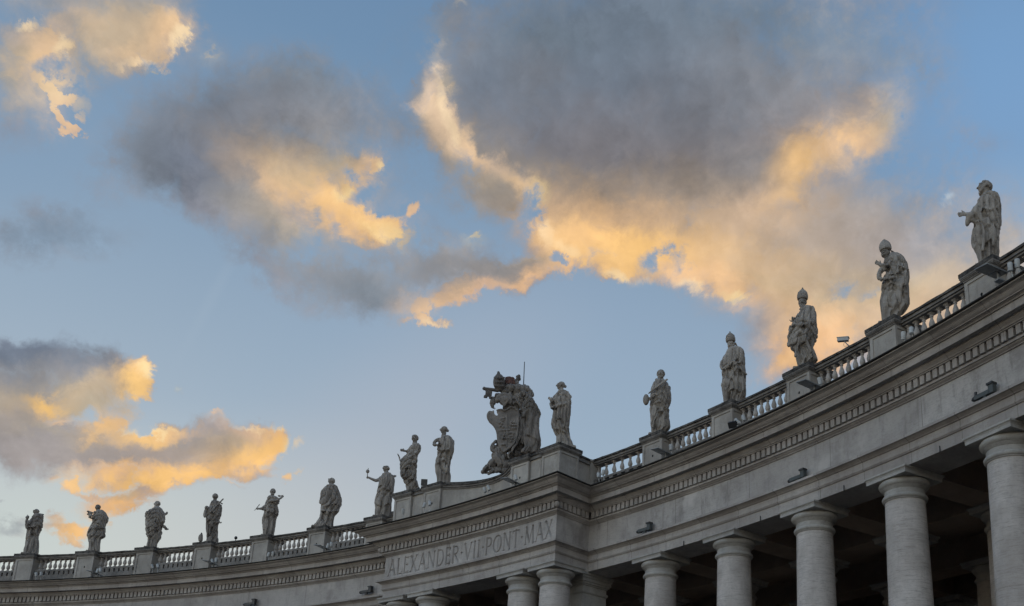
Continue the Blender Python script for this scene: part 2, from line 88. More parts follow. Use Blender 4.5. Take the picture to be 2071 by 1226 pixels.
COLS=[[-1.2668,0.6756,0.0937,0.0281,-2.79,0.8,0.3,0.9,[165,165,172]],[-1.2454,0.6604,0.0648,0.0288,-2.794,0.8,0.6,0.8,[205,180,152]],[-1.3081,0.6303,0.0281,0.021,-2.632,0.6,0.6,0.9,[245,208,155]],[-1.2077,0.6727,0.0271,0.0182,-2.775,0.6,0.6,0.95,[250,208,150]],[-1.2582,0.6674,0.0236,0.0124,-2.771,0.8,0.6,0.6,[232,200,155]],[-1.2857,0.665,0.0167,0.0105,-2.722,0.8,0.6,0.5,[225,195,155]],[-1.2218,0.6548,0.0353,0.011,-2.822,0.6,0.6,0.8,[240,205,150]],[-1.2568,0.6884,0.0693,0.014,-2.801,0.8,0.4,0.6,[155,158,170]],[-1.2661,0.638,0.0251,0.0108,-2.783,0.9,0.4,0.7,[160,160,165]],[-1.3292,0.6033,0.0215,0.0132,1.744,0.9,0.4,0.7,[180,170,160]],[-1.3188,0.6168,0.0196,0.0106,-2.726,0.6,0.6,0.8,[250,210,150]],[-1.2895,0.6048,0.0242,0.0163,-2.707,0.8,0.4,1,[250,212,155]],[-1.2753,0.5884,0.0203,0.0147,-2.694,0.8,0.4,1,[248,208,155]],[-1.2659,0.6014,0.0104,0.0091,-2.472,0.8,0.5,0.7,[180,180,180]],[-1.1608,0.6732,0.0141,0.0075,-2.841,1,0.3,0.8,[205,200,195]],[-1.2087,0.6473,0.0067,0.0037,-2.805,1,0.3,0.8,[205,200,190]],[-1.1107,0.641,0.1347,0.0547,-2.888,0.6,0.3,1,[126,134,152]],[-1.1807,0.5901,0.0489,0.0312,-2.815,0.8,0.3,1,[122,132,148]],[-1.1531,0.5895,0.0489,0.0364,-3.015,0.8,0.3,0.8,[118,124,142]],[-1.0677,0.6791,0.0656,0.0271,-2.911,0.8,0.3,0.6,[128,140,158]],[-1.0912,0.6417,0.0635,0.0236,-2.902,0.9,0.3,0.6,[142,140,152]],[-0.9822,0.6682,0.0476,0.0201,-2.961,0.8,0.3,0.8,[155,158,172]],[-1.0472,0.6186,0.0937,0.037,-3.06,0.7,0.5,0.8,[178,165,155]],[-1.0646,0.6024,0.0712,0.0252,3.076,0.7,0.5,0.8,[232,198,145]],[-1.0872,0.5912,0.0409,0.0193,2.945,0.8,0.6,0.7,[240,200,140]],[-1.1128,0.5997,0.0274,0.0124,3.112,0.8,0.5,0.5,[215,185,145]],[-1.022,0.6195,0.0507,0.0164,-2.879,0.8,0.5,0.7,[190,175,160]],[-0.987,0.628,0.0233,0.0132,-2.952,0.7,0.4,0.9,[248,205,145]],[-1.0046,0.6059,0.0194,0.0113,-2.472,0.7,0.5,0.9,[246,204,145]],[-1.0226,0.5899,0.0386,0.0281,3.086,0.6,0.6,1,[250,206,138]],[-0.993,0.5781,0.0462,0.0186,2.95,0.6,0.5,1,[252,206,135]],[-1.0089,0.5645,0.0285,0.0125,2.891,0.7,0.5,0.9,[250,202,132]],[-1.1169,0.5696,0.0273,0.0091,-3.126,0.8,0.7,0.8,[140,140,150]],[-1.1113,0.5918,0.0156,0.0061,2.763,0.8,0.7,0.5,[150,145,150]],[-1.0781,0.5658,0.0419,0.0153,3.095,0.8,0.6,0.7,[190,172,155]],[-1.0437,0.5963,0.0136,0.0054,2.75,0.9,0.7,0.5,[195,175,150]],[-1.0561,0.5491,0.07,0.0196,3.005,0.8,0.4,0.9,[165,160,162]],[-1.0142,0.5309,0.0665,0.0268,2.944,0.8,0.4,0.9,[150,152,164]],[-0.9821,0.5141,0.0596,0.0264,-2.977,0.8,0.4,0.9,[140,148,164]],[-1.0491,0.5676,0.0337,0.0085,-3.088,0.9,0.6,0.4,[215,188,150]],[-0.997,0.5514,0.0292,0.0088,3.016,0.8,0.5,0.6,[172,162,160]],[-0.9489,0.5896,0.0157,0.0149,-2.706,0.8,0.3,1,[248,205,150]],[-0.955,0.5625,0.0128,0.0087,-2.966,0.8,0.3,1,[215,190,160]],[-1.2676,0.4992,0.07,0.0232,-2.829,0.8,0.3,1,[126,142,166]],[-0.9038,0.5475,0.0784,0.0221,-3.015,0.8,0.4,1,[152,150,158]],[-0.8461,0.5562,0.0589,0.016,-3.042,0.8,0.4,0.9,[150,148,156]],[-0.8579,0.537,0.0527,0.0108,-2.835,0.6,0.6,1,[238,195,145]],[-0.8861,0.5272,0.0207,0.0091,-2.746,0.7,0.6,0.8,[205,175,150]],[-0.816,0.5499,0.0355,0.0108,-2.917,0.6,0.6,1,[245,200,145]],[-0.776,0.5619,0.0325,0.0127,-2.876,0.7,0.6,1,[240,200,150]],[-0.8063,0.5664,0.0326,0.0062,-3.061,0.8,0.5,0.7,[205,180,155]],[-0.9248,0.4998,0.0305,0.018,-3.001,0.8,0.4,1,[244,205,152]],[-0.9032,0.5675,0.0316,0.0109,-3.013,0.9,0.3,0.8,[160,160,170]],[-0.8764,0.5765,0.0107,0.0088,-2.989,1,0.3,1,[215,200,175]],[-0.7279,0.7206,0.2462,0.1206,-3.096,0.6,0.2,1,[112,128,148]],[-0.7836,0.7607,0.1537,0.0462,-3.068,0.9,0.2,0.5,[112,134,156]],[-0.7258,0.6756,0.1899,0.0543,-3.097,0.8,0.3,0.9,[122,124,140]],[-0.6732,0.652,0.1717,0.0384,-3.122,0.8,0.3,0.9,[136,128,136]],[-0.817,0.7384,0.075,0.0276,3.136,0.9,0.4,0.35,[140,140,152]],[-0.7913,0.7086,0.0508,0.0248,-2.888,0.9,0.4,0.3,[132,134,148]],[-0.4926,0.7376,0.128,0.055,3.066,0.8,0.3,0.8,[132,146,168]],[-0.5623,0.7648,0.1193,0.0308,3.104,0.9,0.3,0.5,[120,140,162]],[-0.4128,0.7263,0.0734,0.0313,3.024,0.9,0.4,0.7,[142,156,178]],[-0.4661,0.6955,0.0964,0.0365,3.054,0.8,0.4,0.9,[156,156,168]],[-0.9144,0.7349,0.0393,0.0309,-2.982,0.8,0.5,0.8,[150,150,162]],[-0.8793,0.7512,0.0327,0.0161,-2.771,0.9,0.5,0.4,[158,150,155]],[-0.9281,0.6891,0.0361,0.0246,1.682,0.7,0.6,0.9,[190,176,165]],[-0.9279,0.7093,0.0162,0.0118,1.305,0.7,0.7,0.9,[240,205,155]],[-0.9273,0.6832,0.0204,0.0151,2.04,0.7,0.7,0.9,[246,210,155]],[-0.9172,0.6682,0.02,0.016,-2.811,0.7,0.7,0.9,[238,202,150]],[-0.8998,0.6603,0.0215,0.0137,1.233,0.8,0.6,0.8,[228,196,148]],[-0.8657,0.6519,0.0316,0.0175,2.957,0.8,0.5,0.6,[188,168,148]],[-0.857,0.6188,0.0601,0.03,-3.029,0.8,0.4,0.9,[166,158,158]],[-0.8539,0.6448,0.0485,0.0173,3.005,0.9,0.4,0.6,[160,148,145]],[-0.8778,0.6078,0.0324,0.0129,-3.021,0.8,0.5,0.6,[160,160,168]],[-0.9123,0.7621,0.0091,0.003,-3.0,0.8,0.6,0.6,[215,200,180]],[-0.7291,0.6243,0.1297,0.0304,-3.095,0.9,0.2,0.9,[168,148,135]],[-0.8106,0.6254,0.02,0.0146,-3.045,0.7,0.5,0.9,[244,202,138]],[-0.7901,0.6119,0.0444,0.0261,-3.062,0.8,0.4,0.7,[205,175,148]],[-0.6946,0.6037,0.1123,0.0308,-3.112,0.8,0.3,1,[240,192,132]],[-0.7112,0.5988,0.0838,0.0354,3.119,0.7,0.3,1,[252,202,125]],[-0.6773,0.5864,0.0834,0.0224,3.029,0.7,0.4,1,[255,204,120]],[-0.7551,0.5834,0.0498,0.0222,-3.083,0.7,0.4,1,[254,204,130]],[-0.6327,0.5958,0.0448,0.0266,3.138,0.8,0.4,0.6,[236,190,130]],[-0.6159,0.6178,0.0847,0.0262,3.133,0.9,0.4,0.8,[178,158,145]],[-0.5431,0.6028,0.1097,0.0535,2.867,0.8,0.3,0.9,[205,178,152]],[-0.5881,0.5641,0.0712,0.0273,2.924,0.7,0.4,0.9,[240,198,140]],[-0.6434,0.56,0.0332,0.0136,-3.137,0.8,0.4,0.9,[252,206,145]],[-0.5074,0.6654,0.1011,0.038,-3.094,0.7,0.5,0.95,[212,182,150]],[-0.4622,0.6663,0.0723,0.0209,-3.131,0.7,0.5,0.95,[246,206,140]],[-0.5193,0.6492,0.0376,0.0268,-2.992,0.8,0.5,0.9,[252,206,130]],[-0.4389,0.6808,0.0444,0.0206,3.137,0.8,0.5,0.9,[232,202,158]],[-0.4057,0.6773,0.0245,0.022,1.62,0.8,0.6,0.7,[205,188,165]],[-0.5872,0.6688,0.0343,0.0127,3.006,0.9,0.5,0.6,[175,160,148]],[-0.5414,0.6672,0.0234,0.0204,2.725,0.9,0.6,0.5,[165,150,145]],[-0.5759,0.6558,0.0397,0.0171,-3.065,0.8,0.4,0.7,[150,142,142]],[-0.5932,0.6348,0.0621,0.0173,2.997,0.8,0.4,0.6,[160,148,142]],[-0.5537,0.6294,0.0372,0.0114,-2.785,0.8,0.6,0.7,[225,190,145]],[-0.5208,0.6062,0.0611,0.0262,3.085,0.8,0.4,0.7,[182,166,155]],[-0.4384,0.6046,0.1193,0.0475,3.045,0.8,0.3,0.95,[172,164,166]],[-0.4676,0.5675,0.108,0.0311,2.997,0.8,0.4,0.8,[172,160,158]],[-0.5766,0.604,0.0392,0.0308,3.095,0.9,0.4,0.4,[230,190,140]],[-0.5123,0.5342,0.0953,0.0371,2.74,0.7,0.5,0.95,[226,194,150]],[-0.4756,0.5138,0.078,0.028,-2.918,0.7,0.7,0.9,[234,198,148]],[-0.5344,0.517,0.0368,0.0323,1.593,0.7,0.6,0.7,[238,200,148]],[-0.3742,0.5408,0.1022,0.0312,-3.114,0.8,0.4,0.9,[214,190,158]],[-0.4261,0.5462,0.0475,0.0223,3.043,0.9,0.4,0.6,[190,172,155]],[-0.3868,0.5775,0.0684,0.0304,3.02,0.9,0.3,0.7,[178,170,172]],[-0.3062,0.5581,0.0552,0.0471,2.875,0.8,0.3,0.9,[200,186,178]],[-0.3926,0.5024,0.1004,0.0323,-2.941,0.8,0.4,0.9,[228,198,155]],[-0.5248,0.4748,0.0522,0.0237,-2.895,0.7,0.6,1,[252,200,135]],[-0.5774,0.5367,0.0219,0.0137,3.112,0.8,0.4,1,[248,205,150]],[-0.3818,0.637,0.0645,0.0251,3.013,0.9,0.3,0.8,[158,162,178]],[-0.3481,0.6102,0.0073,0.0042,2.986,0.9,0.1,1,[222,224,226]],[-1.2544,0.3959,0.0746,0.0243,-2.977,0.7,0.3,1,[120,130,152]],[-1.2111,0.394,0.0467,0.0209,3.098,0.8,0.4,0.9,[148,146,156]],[-1.2562,0.3663,0.0443,0.0202,-2.888,0.8,0.4,0.9,[165,158,158]],[-1.254,0.3543,0.0478,0.0203,-2.898,0.8,0.5,0.6,[212,186,155]],[-1.2348,0.363,0.0191,0.0105,-2.694,0.6,0.6,1,[255,205,120]],[-1.222,0.3562,0.0174,0.0053,-2.728,0.6,0.6,1,[252,200,125]],[-1.2043,0.3785,0.0315,0.0167,-2.903,0.8,0.6,0.7,[205,182,150]],[-1.2127,0.3808,0.024,0.0081,-2.542,0.8,0.6,0.6,[235,198,140]],[-1.1743,0.3972,0.0178,0.0162,1.514,0.6,0.5,1,[254,206,122]],[-1.1672,0.4117,0.0124,0.0084,-2.884,0.7,0.4,1,[252,210,145]],[-1.1903,0.3902,0.0127,0.0119,1.372,0.9,0.5,0.5,[190,168,150]],[-1.1911,0.3599,0.0174,0.0143,-2.86,0.7,0.5,1,[250,202,130]],[-1.2023,0.3447,0.0198,0.0115,-2.528,0.7,0.6,1,[254,205,120]],[-1.2415,0.3279,0.0662,0.0247,-3.022,0.8,0.4,0.9,[168,158,160]],[-1.1849,0.3354,0.0589,0.017,-3.04,0.8,0.4,0.9,[164,156,160]],[-1.1263,0.3551,0.0546,0.0196,-2.96,0.8,0.4,1,[168,158,158]],[-1.16,0.3567,0.0286,0.0102,-2.852,0.6,0.6,1,[252,206,128]],[-1.1403,0.3636,0.0208,0.0052,-2.952,0.7,0.6,0.8,[248,204,140]],[-1.0679,0.3741,0.0265,0.0116,3.043,0.6,0.6,0.9,[245,200,140]],[-1.0484,0.3636,0.0225,0.018,-2.96,0.7,0.5,0.9,[250,200,125]],[-1.0732,0.3484,0.0395,0.0156,-2.894,0.7,0.5,1,[254,200,115]],[-1.1024,0.3683,0.0302,0.0132,-2.962,0.8,0.4,0.7,[160,155,165]],[-1.0883,0.3617,0.0261,0.0133,-2.969,0.9,0.4,0.5,[205,178,145]],[-1.1423,0.3236,0.0613,0.0113,-2.969,0.6,0.6,1,[255,202,120]],[-1.1685,0.2972,0.0354,0.0171,-2.968,0.7,0.5,1,[255,198,118]],[-1.166,0.3064,0.0143,0.006,-2.772,0.8,0.6,0.8,[205,178,150]],[-1.2056,0.3077,0.019,0.0084,-2.947,0.8,0.4,1,[254,205,128]],[-1.1773,0.326,0.0237,0.006,-2.953,0.8,0.5,0.8,[246,200,140]],[-1.1819,0.3295,0.0079,0.0042,-2.942,0.8,0.5,0.6,[254,200,120]],[-1.0321,0.3358,0.0112,0.0068,-3.0,0.9,0.2,1,[254,205,130]],[-1.1045,0.3821,0.0108,0.0066,-2.946,0.9,0.2,1,[245,208,160]],[-1.024,0.358,0.0227,0.0091,1.693,0.9,0.2,0.8,[225,205,180]],[-1.2029,0.2698,0.0338,0.0147,-2.971,0.8,0.3,1,[255,200,118]],[-1.2501,0.2647,0.0318,0.0082,-2.957,0.8,0.2,1,[165,170,180]],[-1.1343,0.4003,0.0051,0.0043,-2.85,0.9,0.1,1,[185,192,198]],[-1.083,0.3244,0.0129,0.0044,-2.99,0.9,0.2,1,[235,205,165]],[-0.5656,0.5948,0.0822,0.0315,2.855,0.9,0.4,0.85,[198,172,152]],[-0.4994,0.5874,0.0821,0.0398,2.957,0.9,0.4,0.85,[176,162,158]],[-0.5443,0.5538,0.0642,0.0231,2.758,0.9,0.4,0.6,[208,182,152]],[-0.4687,0.5452,0.0583,0.0227,2.793,0.9,0.4,0.7,[196,176,158]],[-0.6159,0.6265,0.0736,0.0174,3.069,0.9,0.3,0.6,[176,156,146]],[-0.4339,0.5911,0.0592,0.0305,3.039,0.9,0.3,0.7,[170,162,166]],[-0.3609,0.5744,0.0571,0.0259,3.007,0.9,0.3,0.7,[172,168,178]],[-0.3337,0.5358,0.045,0.0177,-3.137,0.9,0.3,0.5,[200,182,170]],[-0.7785,0.604,0.0333,0.0175,-3.07,0.9,0.4,0.6,[205,176,150]],[-0.7383,0.5798,0.0388,0.0098,-3.092,0.8,0.5,0.8,[255,210,140]],[-0.7287,0.6156,0.0673,0.0105,3.121,0.9,0.3,0.5,[215,178,140]],[-0.5992,0.5553,0.0275,0.0109,2.995,0.8,0.5,0.8,[252,206,145]],[-0.5138,0.4883,0.0462,0.0192,-2.745,0.8,0.6,0.6,[240,196,142]],[-0.4915,0.5148,0.016,0.0092,3.074,0.9,0.7,0.5,[240,205,155]],[-0.4963,0.5288,0.0321,0.0064,2.937,0.9,0.7,0.4,[200,180,160]],[-0.8988,0.652,0.0273,0.0208,-2.985,0.9,0.5,0.55,[190,176,160]],[-0.9355,0.7239,0.0166,0.0155,-2.883,0.9,0.5,0.6,[170,168,172]],[-0.9187,0.7026,0.0122,0.0086,1.325,0.9,0.6,0.6,[200,182,158]],[-0.9305,0.6868,0.0139,0.0057,-2.771,0.8,0.7,0.7,[248,214,165]],[-0.9116,0.667,0.0165,0.0076,1.943,0.8,0.7,0.7,[245,208,150]],[-0.852,0.6236,0.0384,0.0171,-3.033,0.9,0.3,0.6,[162,156,158]],[-0.8769,0.5417,0.0474,0.0107,-2.885,0.9,0.4,0.8,[150,148,156]],[-0.8459,0.5539,0.0427,0.0081,-2.9,0.9,0.4,0.8,[156,150,154]],[-0.8082,0.5551,0.0216,0.0045,-2.919,0.9,0.4,0.5,[200,172,150]],[-0.87,0.5244,0.0313,0.0041,-2.796,0.8,0.5,0.7,[240,198,150]],[-1.0849,0.6063,0.0328,0.01,3.081,0.9,0.5,0.4,[205,180,150]],[-1.0707,0.5801,0.0234,0.0093,3.073,0.9,0.5,0.5,[215,185,145]],[-1.0201,0.6073,0.02,0.0067,-3.084,0.9,0.6,0.4,[205,180,150]],[-1.1235,0.5805,0.0276,0.0203,-2.93,0.9,0.4,0.6,[140,140,150]],[-1.0627,0.5606,0.0331,0.0077,3.121,0.9,0.5,0.5,[175,165,158]],[-1.27,0.3794,0.0402,0.012,-2.883,0.9,0.3,0.6,[150,150,160]],[-1.2036,0.3744,0.0196,0.0117,-2.899,0.9,0.4,0.6,[186,172,156]],[-1.2181,0.3456,0.0266,0.0083,-3.022,0.9,0.4,0.6,[172,162,158]],[-1.2409,0.3448,0.0223,0.0057,-2.916,0.9,0.6,0.4,[205,184,150]],[-1.1992,0.3496,0.0119,0.0041,-2.556,0.8,0.6,0.6,[255,206,130]],[-1.1453,0.3429,0.0493,0.0069,-2.96,0.9,0.4,0.7,[176,160,156]],[-1.0959,0.3537,0.0259,0.0097,-2.973,0.9,0.4,0.7,[190,168,150]],[-1.0859,0.3756,0.0262,0.0062,3.046,0.9,0.6,0.5,[225,190,150]],[-1.108,0.3762,0.0173,0.0061,-2.782,0.9,0.4,0.6,[160,156,166]],[-1.3022,0.6476,0.0202,0.007,-2.765,0.9,0.6,0.4,[225,195,150]],[-1.2389,0.6702,0.0393,0.0179,-2.796,0.9,0.4,0.5,[186,172,158]],[-1.2072,0.6805,0.0157,0.0142,-3.029,0.8,0.6,0.6,[248,210,155]],[-1.3273,0.6191,0.018,0.0151,1.512,0.9,0.5,0.6,[175,168,162]],[-1.2388,0.6512,0.0255,0.0059,-2.962,0.9,0.6,0.5,[230,198,150]],[-0.7221,0.7209,0.2112,0.0764,-3.099,1,0.3,0.75,[112,122,138]],[-0.7024,0.6681,0.1898,0.0379,-3.108,1,0.3,0.7,[124,120,130]],[-0.754,0.7626,0.1666,0.0347,-3.083,1,0.3,0.5,[118,130,146]],[-0.5752,0.7098,0.0934,0.0446,3.108,1,0.3,0.6,[134,136,150]],[-0.5051,0.7186,0.081,0.036,3.072,1,0.3,0.5,[148,148,160]],[-1.1316,0.6236,0.0896,0.0351,-2.746,1,0.3,0.6,[118,126,142]],[-1.0538,0.6582,0.0699,0.024,-3.051,1,0.3,0.5,[136,138,152]],[-0.8106,0.6254,0.0144,0.0086,-3.051,0.6,0.7,0.9,[255,214,145]],[-0.7942,0.5896,0.0132,0.0077,1.633,0.6,0.8,0.9,[255,216,165]],[-0.7713,0.5757,0.0162,0.0055,2.937,0.6,0.8,0.9,[255,216,160]],[-0.7155,0.5629,0.022,0.0054,3.042,0.6,0.9,0.9,[255,214,155]],[-0.6931,0.5546,0.011,0.0073,-3.114,0.6,0.9,0.8,[255,214,160]],[-0.5883,0.5414,0.0162,0.0065,2.851,0.6,0.9,0.9,[255,214,150]],[-0.6378,0.5486,0.0143,0.0046,3.008,0.6,0.9,0.8,[255,212,155]],[-0.5302,0.4704,0.0205,0.0097,-2.739,0.6,0.9,0.8,[255,208,145]],[-0.9765,0.6278,0.0104,0.0091,-2.872,0.5,0.7,0.9,[255,216,150]],[-0.9796,0.5739,0.0207,0.0083,2.715,0.5,0.8,0.9,[255,214,145]],[-1.0133,0.5959,0.0131,0.0077,1.229,0.5,0.8,0.9,[255,216,150]],[-1.1943,0.6749,0.0097,0.0089,1.332,0.5,0.8,0.9,[255,218,165]],[-1.2163,0.6507,0.0221,0.0044,-2.832,0.5,0.8,0.8,[252,214,160]],[-1.319,0.6486,0.0156,0.0042,-2.912,0.5,0.8,0.8,[255,218,165]],[-1.2916,0.6384,0.0081,0.0057,0.946,0.5,0.8,0.8,[255,216,160]],[-1.1649,0.4109,0.0083,0.0068,-2.835,0.5,0.8,0.9,[255,216,150]],[-1.0344,0.3611,0.0136,0.0091,1.686,0.5,0.8,0.9,[255,212,140]],[-1.0508,0.3814,0.0134,0.0045,2.952,0.5,0.9,0.8,[255,212,150]],[-1.161,0.3626,0.0204,0.0034,-2.945,0.5,0.9,0.9,[255,214,150]],[-1.0776,0.3792,0.0176,0.0036,3.045,0.5,0.9,0.7,[255,212,155]],[-0.914,0.4944,0.013,0.0037,2.958,0.5,0.8,0.9,[255,214,160]],[-1.2118,0.4193,0.0277,0.0124,-2.978,1,0.4,0.8,[128,136,154]],[-1.2531,0.4087,0.0416,0.0105,-2.879,1,0.3,0.8,[118,130,150]],[-1.2509,0.3383,0.0402,0.0163,-3.011,1,0.4,0.6,[160,154,160]],[-1.2051,0.3826,0.0236,0.0125,-2.9,1,0.5,0.5,[176,166,158]],[-0.9155,0.6767,0.0261,0.0133,2.337,0.7,0.7,0.9,[238,208,165]],[-0.8934,0.6527,0.0227,0.013,2.454,0.7,0.7,0.85,[236,204,158]],[-0.8733,0.6447,0.0268,0.0103,3.019,0.7,0.7,0.7,[222,192,155]],[-0.9466,0.6843,0.0161,0.0048,-3.102,0.7,0.8,0.8,[236,206,165]],[-0.886,0.6347,0.0207,0.0106,2.926,0.8,0.7,0.6,[200,178,155]],[-0.9265,0.7114,0.0119,0.0077,1.525,0.6,0.8,0.9,[250,216,168]],[-0.9197,0.6883,0.0162,0.0065,1.95,0.6,0.7,0.9,[255,216,165]],[-0.9029,0.664,0.0145,0.0053,2.166,0.6,0.7,0.8,[255,216,162]],[-0.8578,0.6273,0.0329,0.0213,-3.022,1,0.4,0.4,[170,160,156]],[-0.8156,0.7227,0.0346,0.0239,-3.048,1,0.5,0.35,[138,136,146]],[-0.8064,0.7511,0.0527,0.0155,-3.056,1,0.4,0.4,[116,132,148]],[-0.4992,0.5918,0.0658,0.0309,2.957,1,0.4,0.5,[190,170,158]],[-0.9436,0.7421,0.0229,0.0222,1.492,1,0.5,0.6,[140,146,160]],[-0.694,0.586,0.0836,0.016,3.116,0.7,0.5,0.9,[255,206,128]],[-0.7556,0.5922,0.0333,0.0177,-3.082,0.8,0.5,0.7,[250,204,140]],[-0.5077,0.657,0.0321,0.016,-2.884,0.7,0.6,0.8,[254,206,132]],[-0.4507,0.6715,0.0444,0.0125,-3.137,0.7,0.6,0.8,[250,206,146]],[-0.9911,0.5827,0.029,0.0116,2.89,0.7,0.6,0.8,[255,208,136]],[-1.0651,0.3542,0.0265,0.0089,-2.986,0.7,0.6,0.8,[255,204,122]],[-1.2412,0.3666,0.0152,0.0065,-2.704,0.7,0.6,0.9,[255,206,122]],[-1.1752,0.3978,0.011,0.0098,1.574,0.7,0.6,0.9,[255,208,128]],[-1.154,0.3194,0.0363,0.0069,-2.966,0.7,0.6,0.9,[255,204,122]],[-0.8606,0.6567,0.0618,0.0269,2.831,1,0.3,0.35,[150,142,142]],[-0.7184,0.6377,0.1703,0.0172,-3.1,1,0.3,0.4,[150,138,132]],[-0.7005,0.6145,0.124,0.0114,-3.109,1,0.3,0.5,[196,165,138]],[-0.8592,0.6421,0.0364,0.0098,2.852,0.8,0.6,0.8,[226,198,160]],[-0.8826,0.6541,0.0204,0.0079,2.477,0.7,0.6,0.8,[246,210,158]],[-0.8332,0.6298,0.0216,0.0079,2.991,0.8,0.6,0.8,[236,202,150]],[-0.8664,0.6306,0.0259,0.009,2.863,0.8,0.6,0.5,[190,172,158]],[-0.9375,0.6978,0.0122,0.0075,1.387,0.7,0.8,0.8,[246,212,165]],[-0.93,0.7248,0.0117,0.0067,1.698,0.8,0.8,0.6,[215,192,165]],[-0.5484,0.6162,0.0654,0.0161,-2.915,0.9,0.5,0.5,[222,190,148]],[-0.5199,0.6322,0.0306,0.0123,-2.671,0.8,0.5,0.7,[246,204,140]],[-0.5656,0.5948,0.0498,0.0116,-3.038,0.9,0.5,0.5,[226,194,150]],[-0.577,0.5729,0.0662,0.0135,2.978,0.9,0.5,0.5,[238,200,146]]]
SKYC=[[-1.1459,0.2682,0.199,0.0648,-2.992,1,0.1,0.6,[200,205,200]],[-1.2487,0.2472,0.0563,0.0367,-2.972,1,0.1,0.5,[196,208,205]],[-0.9468,0.3771,0.1579,0.0607,-2.442,1,0.1,0.35,[186,186,192]],[-1.1249,0.4826,0.0437,0.0043,1.239,1,0.1,0.1,[172,188,202]],[-0.7664,0.4869,0.2242,0.0745,-3.083,1,0.1,0.25,[160,178,200]],[-0.2687,0.6968,0.1301,0.1003,2.884,1,0.1,0.5,[128,172,220]],[-0.2777,0.5879,0.0449,0.0293,2.936,1,0.1,0.4,[150,180,210]],[-1.3073,0.5537,0.0616,0.0439,-2.68,1,0.1,0.3,[125,155,185]]]
# clear sky: a dusk gradient over the physical sky
ramp=N('ShaderNodeValToRGB'); L(math_('MULTIPLY',el,1/1.6),ramp.inputs[0]); cr=ramp.color_ramp
stops=[(0.0,(214,198,168)),(.09,(205,203,190)),(.14,(186,198,204)),(.22,(160,180,198)),(.33,(138,163,188)),(.45,(113,145,178)),(.7,(84,118,162)),(1.0,(66,98,146))]
cr.elements[0].position=0; cr.elements[1].position=1
for pz,c_ in stops[1:-1]: cr.elements.new(pz)
for e_,(pz,c_) in zip(sorted(cr.elements,key=lambda q:q.position),stops): e_.position=pz; e_.color=lin(c_)+(1,)
nish=N('ShaderNodeTexSky'); nish.sky_type='NISHITA'; nish.sun_disc=False; nish.sun_elevation=SUN_EL; nish.sun_rotation=SUN_AZ; nish.altitude=20
nsc=N('ShaderNodeVectorMath'); nsc.operation='SCALE'; L(nish.outputs[0],nsc.inputs[0]); nsc.inputs[3].default_value=.1
sky=mixc(.08,ramp.outputs[0],nsc.outputs[0])
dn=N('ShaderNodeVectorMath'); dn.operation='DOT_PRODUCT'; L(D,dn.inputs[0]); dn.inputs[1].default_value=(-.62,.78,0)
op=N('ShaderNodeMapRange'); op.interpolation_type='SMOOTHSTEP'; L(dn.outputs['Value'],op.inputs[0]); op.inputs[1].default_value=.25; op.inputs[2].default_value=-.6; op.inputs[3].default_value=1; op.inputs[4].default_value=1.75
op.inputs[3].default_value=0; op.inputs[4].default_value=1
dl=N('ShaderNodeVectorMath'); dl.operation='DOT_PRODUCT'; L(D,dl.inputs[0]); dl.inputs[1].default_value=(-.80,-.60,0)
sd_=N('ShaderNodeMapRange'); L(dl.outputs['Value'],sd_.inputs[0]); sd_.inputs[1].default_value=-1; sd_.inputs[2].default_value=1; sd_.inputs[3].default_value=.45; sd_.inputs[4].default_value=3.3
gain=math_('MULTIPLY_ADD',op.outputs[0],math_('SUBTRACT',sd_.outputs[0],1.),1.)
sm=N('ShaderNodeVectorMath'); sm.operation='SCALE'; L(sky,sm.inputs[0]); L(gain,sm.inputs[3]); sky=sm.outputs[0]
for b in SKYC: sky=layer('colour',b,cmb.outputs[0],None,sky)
# generic clouds over the rest of the dome
nC=noise(2.2,8,.6,9.0)
gr=N('ShaderNodeMapRange'); L(nC.outputs[0],gr.inputs[0]); gr.inputs[1].default_value=.48; gr.inputs[2].default_value=.62
